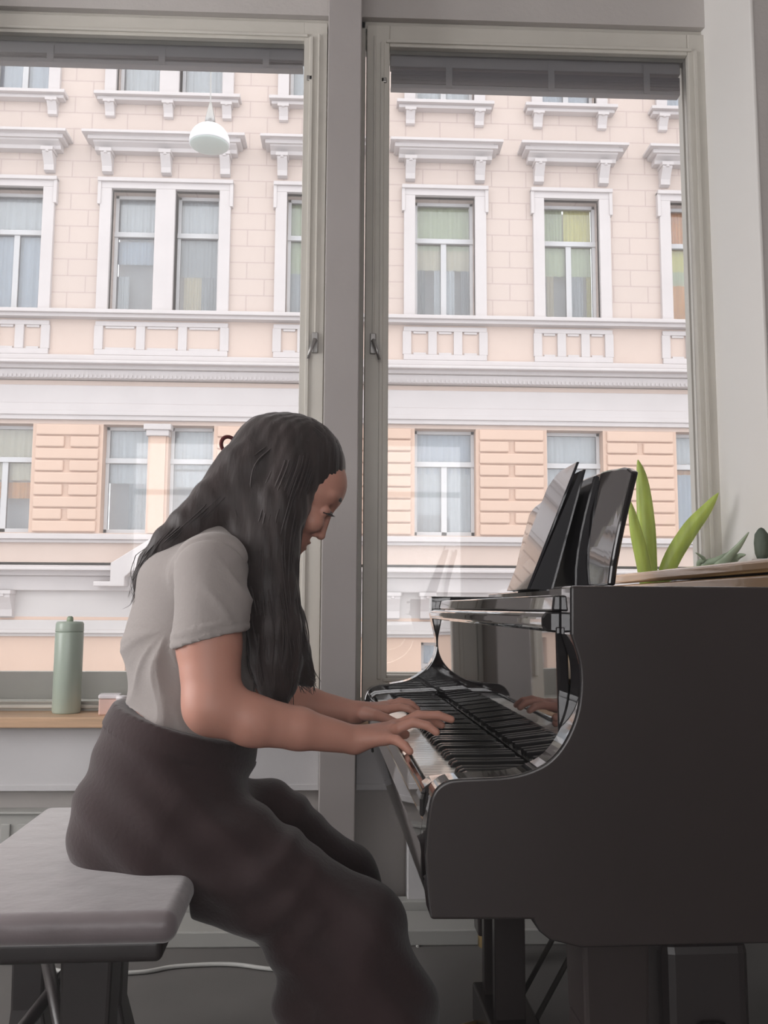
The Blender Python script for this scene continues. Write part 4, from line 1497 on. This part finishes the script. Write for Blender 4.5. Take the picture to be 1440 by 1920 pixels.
wp = P_(340, 1349)
T.cut(wp, np.array([0.30, 0, 1.0]))
# stay clear of the bench top
g = T._grid((-0.66, 1.4, -0.02), (-0.23, 2.3, zt_ + 0.05))
T.F[g[0]] = np.maximum(T.F[g[0]], (zt_ - 0.012) - g[3] + 0 * g[1] + 0 * g[2])


def trouser_folds(V):
    x, y, z = V[:, 0], V[:, 1], V[:, 2]
    d = 0.004 * np.sin(x * 38 + 3 * np.sin(z * 9 + y * 8)) * np.clip((x + 0.1) * 5, 0, 1)
    d += 0.004 * np.sin((x * 0.7 - z) * 70 + 2 * np.sin(x * 20)) * np.exp(-((x + 0.10) / 0.10) ** 2)
    d += 0.003 * np.sin((x + z) * 60 + y * 20)
    wb_ = (z > (wp[2] - 0.30 * (x - wp[0]) - 0.045))
    d = np.where(wb_, 0.002, d)
    return d


V, Q = T.mesh()
tr = np_obj('trousers', V, Q, 'trouser_cloth', person, PO, relax=1, disp=trouser_folds)
del T
for an in (anN, anF):
    m = MB()
    o = Vector((an[0] - 0.05, an[1], 0))
    vs, fs = [], []
    prof = [(0.0, 0.030), (0.03, 0.036), (0.10, 0.040), (0.17, 0.045), (0.22, 0.042), (0.255, 0.026), (0.27, 0.008)]
    hts = [0.075, 0.085, 0.08, 0.062, 0.05, 0.042, 0.03]
    for (xx, w), hh in zip(prof, hts):
        for k_ in range(12):
            q = 2 * PI * k_ / 12
            vs.append((o.x + xx - 0.01, o.y + w * math.cos(q), 0.001 + hh / 2 + hh / 2 * math.sin(q)))
    for i in range(len(prof) - 1):
        for k_ in range(12):
            fs.append((i * 12 + k_, i * 12 + (k_ + 1) % 12, (i + 1) * 12 + (k_ + 1) % 12, (i + 1) * 12 + k_))
    fs += [tuple(range(12)), tuple(range(72, 84))]
    m.add(vs, fs).build('shoe', 'shoe', person, off=PO, smooth=True)

# ---- hair: core mass, then locks laid over it
Hs = SDF((-0.46, 1.62, 0.66), (0.16, 2.10, 1.47), 0.0045)
Hs.ell(P_(552, 872), (r_(97), r_(80), r_(94)), 0.0, AX)
Hs.ell(P_(528, 860), (r_(85), r_(82), r_(84)), 0.02, AX)
# open the face
chain_side = [(545, 880, 1.785, 52), (520, 950, 1.775, 56), (505, 1020, 1.765, 55), (506, 1100, 1.745, 50), (515, 1180, 1.73, 47), (518, 1240, 1.73, 46), (520, 1285, 1.73, 34), (525, 1318, 1.735, 12)]
chain_front = [(556, 900, 1.80, 36), (546, 960, 1.80, 30), (530, 1020, 1.79, 22), (524, 1090, 1.77, 24), (542, 1160, 1.76, 26), (553, 1220, 1.76, 26), (567, 1262, 1.76, 20), (583, 1284, 1.76, 6)]
chain_back = [(500, 840, 1.83, 66), (450, 897, 1.81, 58), (402, 945, 1.785, 46), (357, 985, 1.775, 38), (318, 1022, 1.78, 34), (290, 1056, 1.79, 28), (271, 1088, 1.80, 19), (258, 1118, 1.80, 6)]
chain_far = [(560, 900, 1.92, 36), (545, 960, 1.93, 36), (520, 1040, 1.93, 34), (510, 1140, 1.92, 34), (520, 1230, 1.91, 20)]
chain_nape = [(470, 880, 1.80, 58), (460, 940, 1.79, 52), (470, 1000, 1.775, 44), (485, 1060, 1.76, 40)]
for ch in (chain_side, chain_front, chain_back, chain_far, chain_nape):
    for a, b in zip(ch[:-1], ch[1:]):
        Hs.cone(P_(a[0], a[1], a[2]), P_(b[0], b[1], b[2]), r_(a[3]) * 0.92, r_(b[3]) * 0.92, 0.02, sy=0.8)
Hs.cone(P_(700, 1010, 1.65), P_(700, 1010, 2.05), r_(126), r_(126), 0, sub=True)
V, Q = Hs.mesh()


def hair_disp(V):
    x, y, z = V[:, 0], V[:, 1], V[:, 2]
    # strands run roughly down the mass
    a = np.arctan2(y - HY, x - 0.02) * 9
    d = 0.0006 * np.sin(a * 5 + 2 * np.sin(z * 22)) + 0.0007 * np.sin(x * 190 + y * 150 + 3 * np.sin(z * 16))
    return d


hair = np_obj('hair', V, Q, 'hair', person, PO, relax=2, disp=hair_disp)
del Hs
m = MB()


def lock(pts, r0, wav=0.004, fr=3.0, ph=0.0, taper=0.15):
    pts = catmull([tuple(p) for p in pts], 5)
    n_ = len(pts)
    out, rad = [], []
    for i, p in enumerate(pts):
        t = i / (n_ - 1)
        w_ = wav * t
        out.append((p[0] + w_ * math.sin(fr * 2 * PI * t + ph), p[1] + w_ * math.cos(fr * 2 * PI * t + ph * 1.7), p[2]))
        rad.append(r0 * (1 - t) ** 0.6 * (1 - taper) + r0 * taper if t < 1 else 0.0004)
    m.tube(out, [q * 0.8 for q in rad], 6, flat=0.45)


def chain_locks(ch, n_, r0, wav, start=0):
    for i in range(n_):
        q = 2 * PI * random.random()
        rr = random.uniform(0.82, 0.99)
        pts = []
        end = len(ch) if random.random() < 0.75 else len(ch) - 1
        for (x, y, Y, R) in ch[start:end]:
            rad = r_(R) * rr
            pts.append(P_(x, y, Y) + np.array([math.cos(q) * rad, math.sin(q) * rad * 0.8, 0.15 * math.cos(q) * rad]))
        pts[-1] = pts[-1] + np.array([random.uniform(-0.012, 0.012), random.uniform(-0.01, 0.01), random.uniform(-0.02, 0.012)])
        lock(pts, r0 * random.uniform(0.6, 1.2), wav, random.uniform(1.5, 3.2), random.uniform(0, 6))


top_ = [(556, 806, 1.82, 30), (552, 840, 1.80, 42)]
chain_locks(top_ + chain_side, 130, 0.0036, 0.006)
chain_locks([(580, 822, 1.83, 26), (572, 858, 1.81, 30)] + chain_front, 80, 0.003, 0.007)
chain_locks([(560, 812, 1.84, 32), (530, 822, 1.84, 46)] + chain_back, 110, 0.0036, 0.007)
chain_locks([(545, 806, 1.82, 28), (510, 840, 1.80, 46)] + chain_nape, 60, 0.0036, 0.003)
# locks combed back over the crown
cc = P_(551, 871)
for i in range(130):
    a0_ = random.uniform(29, 38)
    lat = random.uniform(-0.95, 0.95)
    pts = []
    for j in range(7):
        t = j / 6
        ang = math.radians(a0_ + 135 * t)              # from the hairline over the top to the back
        R1, R2 = r_(96), r_(80)
        cl = math.sqrt(max(0.05, 1 - lat * lat))
        yl = HY + lat * R2 * (0.75 + 0.25 * math.sin(ang))
        v = fdir * math.cos(ang) * R1 * cl + udir * math.sin(ang) * r_(93) * cl
        p = cc + v
        p[1] = yl
        pts.append(p)
    lock(pts, 0.0030, 0.0015, 1.0, random.uniform(0, 6), taper=0.6)
# wisps
for ps in ([(255, 1040), (246, 1070), (250, 1100), (247, 1120)], [(262, 1085), (252, 1115), (244, 1132), (232, 1142)], [(285, 1020), (262, 1036), (250, 1050), (252, 1075)],
           [(560, 1020), (556, 1060), (550, 1100), (556, 1150)], [(548, 1030), (541, 1060), (546, 1085), (543, 1110)], [(572, 1230), (592, 1262), (588, 1280), (594, 1288)]):
    lock([P_(x, y, 1.80 if x > 400 else 1.86) for x, y in ps], 0.0022, 0.003, 1.5, 1.0)
lk = m.build('hair_locks', 'hair', hair, off=(0, 0, 0), smooth=True)
lk.location = -PO
m = MB()
c0 = P_(428, 833, 1.83)
pts = [(c0[0] + r_(13) * math.cos(t), 1.83 + 0.004 * math.sin(t * 2), c0[2] + r_(14) * math.sin(t)) for t in np.linspace(-0.6, 4.4, 16)]
m.tube(pts, 0.0042, 8)
m.build('hair_tie', 'felt', person, off=PO, smooth=True)

# ================================================================== SMALL THINGS
# bottle
bc = at(124, 1336, 3.02)
bot = tag(empty('water_bottle', (bc.x, 3.02, zs)), 'tall pale green insulated bottle standing on the left window sill', 'bottle')
br = 25 * 3.02 / F
bh = at(126, 1163, 3.02).z - zs
MB().lathe((0, 0, 0), [(br * 0.93, 0), (br, 0.006), (br, bh * 0.86), (br * 0.97, bh * 0.875)], 40).build('flask', 'bottle_green', bot, smooth=True)
MB().lathe((0, 0, 0), [(br * 0.99, bh * 0.876), (br * 1.0, bh * 0.885), (br * 0.99, bh * 0.96), (br * 0.90, bh * 0.985), (br * 0.3, bh * 0.99)], 40).build('cap', 'bottle_green', bot, smooth=True)
MB().lathe((0, 0, 0), [(br * 0.24, bh * 0.985), (br * 0.22, bh * 1.03), (br * 0.12, bh * 1.045)], 16).build('cap_knob', 'leaf_dull', bot, smooth=True)
# two little boxes
p1 = at(203, 1335, 2.97)
o = Vector((p1.x, 2.985, zs))
b1 = tag(empty('small_box', o, 0.15), 'small pinkish box with a pale lid on the sill, right of the bottle', 'box')
MB().box(-0.032, 0.032, -0.03, 0.03, 0, 0.052).build('box_body', 'box_pink', b1, bevel=0.004)
MB().box(-0.034, 0.034, -0.032, 0.032, 0.0525, 0.066).build('box_lid', 'box_clear', b1, bevel=0.004)
p2 = at(228, 1342, 2.95)
b2 = tag(empty('small_jar', (p2.x, 2.945, zs)), 'small pale jar on the sill between the pink box and the grey shirt', 'jar')
MB().lathe((0, 0, 0), [(0.018, 0), (0.021, 0.004), (0.021, 0.045), (0.016, 0.05)], 24).build('jar_body', 'box_clear', b2, smooth=True)
MB().lathe((0, 0, 0), [(0.019, 0.051), (0.019, 0.062), (0.016, 0.064)], 24).build('jar_lid', 'box_clear', b2, smooth=True)


# plants on the right sill
def leaf(m, m2, pts, w, Yc, bend=0.02):
    """a thick strap leaf along pixel points at depth Yc"""
    P = catmull([tuple(at(x, y, Yc + dy)) for x, y, dy in pts], 6)
    n_ = len(P)
    vs, fs = [], []
    vs2, fs2 = [], []
    for i, p in enumerate(P):
        t = i / (n_ - 1)
        ww = w * (0.55 + 0.9 * math.sin(PI * min(1, t * 0.9 + 0.12)) * 0.5) * (1 - t ** 5) + 0.0008
        a, b = Vector(P[max(i - 1, 0)]), Vector(P[min(i + 1, n_ - 1)])
        tg = (b - a).normalized()
        sd = tg.cross(Vector((0, 1, 0))).normalized()
        nn = sd.cross(tg)
        p = Vector(p)
        for s_ in (-1, -0.5, 0, 0.5, 1):
            vs.append(p + sd * ww * s_ + nn * (abs(s_) * 0.35 * ww) - nn * 0.002)
        for s_ in (1, 0.5, 0, -0.5, -1):
            vs.append(p + sd * ww * s_ * 0.98 + nn * (abs(s_) * 0.35 * ww) + nn * 0.002)
        e = -sd * ww * 1.0 + nn * 0.35 * ww
        vs2.append((p + e, 0.0022 * (1 - t) + 0.0006))
    for i in range(n_ - 1):
        for k_ in range(10):
            fs.append((i * 10 + k_, i * 10 + (k_ + 1) % 10, (i + 1) * 10 + (k_ + 1) % 10, (i + 1) * 10 + k_))
    fs += [tuple(range(10)), tuple(range((n_ - 1) * 10, n_ * 10))]
    m.add(vs, fs)
    m2.tube([v for v, _ in vs2], [q for _, q in vs2], 6)


def plant(name, label, px, Yc, leaves, leafmat, pot_r, pot_h, grp='pot plants on the right window sill'):
    c = at(px, 1000, Yc)
    root = tag(empty(name, (c.x, Yc, zs)), label, 'plant', grp)
    o = (c.x, Yc, zs)
    MB().lathe((c.x, Yc, zs), [(pot_r * 0.72, 0), (pot_r * 0.76, 0.004), (pot_r, pot_h), (pot_r * 1.04, pot_h), (pot_r * 1.04, pot_h + 0.012)], 32).build('pot', 'pot', root, off=o, smooth=False)
    MB().lathe((c.x, Yc, zs), [(pot_r * 0.9, pot_h * 0.9), (pot_r * 0.9, pot_h + 0.013)], 24).build('soil', 'soil', root, off=o)
    for pts, w in leaves:
        m, m2 = MB(), MB()
        leaf(m, m2, pts, w, Yc)
        l = m.build('leaf', leafmat, root, off=o, smooth=True)
        if leafmat == 'leaf':
            e = m2.build('leaf_margin', 'leaf_edge', l, smooth=True, off=o)
    return root


zpot = at(1215, 1068, 2.97).z
PH = 0.24
base_y = 1180
plant('snake_plant', 'green yellow-edged upright strap-leaf plant just right of the music desk', 1222, 2.97,
      [([(1224, base_y, 0), (1217, 1060, 0), (1213, 980, 0), (1205, 900, 0.0), (1196, 862, 0.0)], 0.031),
       ([(1222, base_y, -.01), (1210, 1070, -.02), (1192, 990, -.03), (1181, 938, -.035)], 0.024),
       ([(1228, base_y, .01), (1252, 1070, 0.02), (1290, 1000, 0.0), (1325, 955, -0.02), (1347, 924, -.03)], 0.029)], 'leaf', 0.065, PH)
plant('aloe_plant', 'low plant with narrow dull green leaves at the foot of the right window jamb', 1325, 2.96,
      [([(1335, base_y, 0), (1330, 1085, 0), (1312, 1058, -.02), (1320, 1048, -.03), (1304, 1036, -.04)], 0.010),
       ([(1336, base_y, 0), (1338, 1080, -.05), (1362, 1050, -.10), (1385, 1025, -.13), (1404, 998, -.16)], 0.014),
       ([(1338, base_y, 0), (1350, 1090, -.03), (1380, 1048, -.10), (1398, 1040, -.14)], 0.013),
       ([(1332, base_y, 0), (1320, 1070, -.02), (1345, 1050, -.04), (1372, 1034, -.06)], 0.012)], 'leaf_dull', 0.05, PH * 0.8)

_c = at(1429, 1040, 2.45)
cz_ = 1.0905
cact = tag(empty('cactus_plant', (_c.x, 2.45, cz_)), 'short dark stubby plant standing on the piano lid at the right edge of the picture', 'plant')
MB().lathe((0, 0, 0), [(0.020, 0), (0.026, 0.035), (0.028, 0.035), (0.028, 0.04)], 24).build('pot', 'pot', cact)
MB().lathe((0, 0, 0.036), [(0.012, 0), (0.019, 0.02), (0.021, 0.05), (0.018, 0.075), (0.008, 0.09), (0.001, 0.094)], 14).build('stem', 'leaf_dark', cact, smooth=True)


# thin haze in the air of the room
hz = bpy.data.materials.new('haze')
hz.use_nodes = True
hz.node_tree.nodes.clear()
_ho = hz.node_tree.nodes.new('ShaderNodeOutputMaterial')
_hv = hz.node_tree.nodes.new('ShaderNodeVolumeScatter')
_hv.inputs['Density'].default_value = 0.03
_hv.inputs['Anisotropy'].default_value = 0.5
hz.node_tree.links.new(_hv.outputs[0], _ho.inputs['Volume'])
hz.cycles.homogeneous_volume = True
MATS['haze'] = hz
tag(MB().box(XL + 0.02, XR - 0.02, YB + 0.02, 3.05, 0.02, ZC - 0.02).build('haze', 'haze'), 'thin bright haze hanging in the air of the whole room', 'haze', kind='stuff')

# cables on the floor by the wall
def cord(name, pts, r, label, grp=None):
    P = catmull([tuple(p) for p in pts], 6)
    o = MB().tube(P, r, 6).build(name, 'cable_white', None, smooth=True)
    tag(o, label, 'cable', grp)
zc_ = 0.006
cord('power_cable', [atz(-60, 1800, 0.006) + Vector((0, 0, 0)), atz(40, 1806, 0.006), atz(140, 1824, 0.006), atz(260, 1823, 0.006), atz(330, 1812, 0.006), atz(430, 1808, 0.006), atz(520, 1818, 0.006), atz(650, 1822, .006)],
     0.006, 'white cable lying along the floor behind the bench')
cord('hanging_cable', [at(782, 1772, 2.695), at(789, 1790, 2.69), at(794, 1815, 2.685), at(790, 1840, 2.68)], 0.005, 'short white cable hanging by the wall under the keyboard end')
tg_ = MB().tube([to_world(pp(1222, 1838, 1.7)), to_world(pp(1238, 1843, 1.7)), to_world(pp(1250, 1862, 1.7)), to_world(pp(1252, 1990, 1.75))], 0.004, 6)
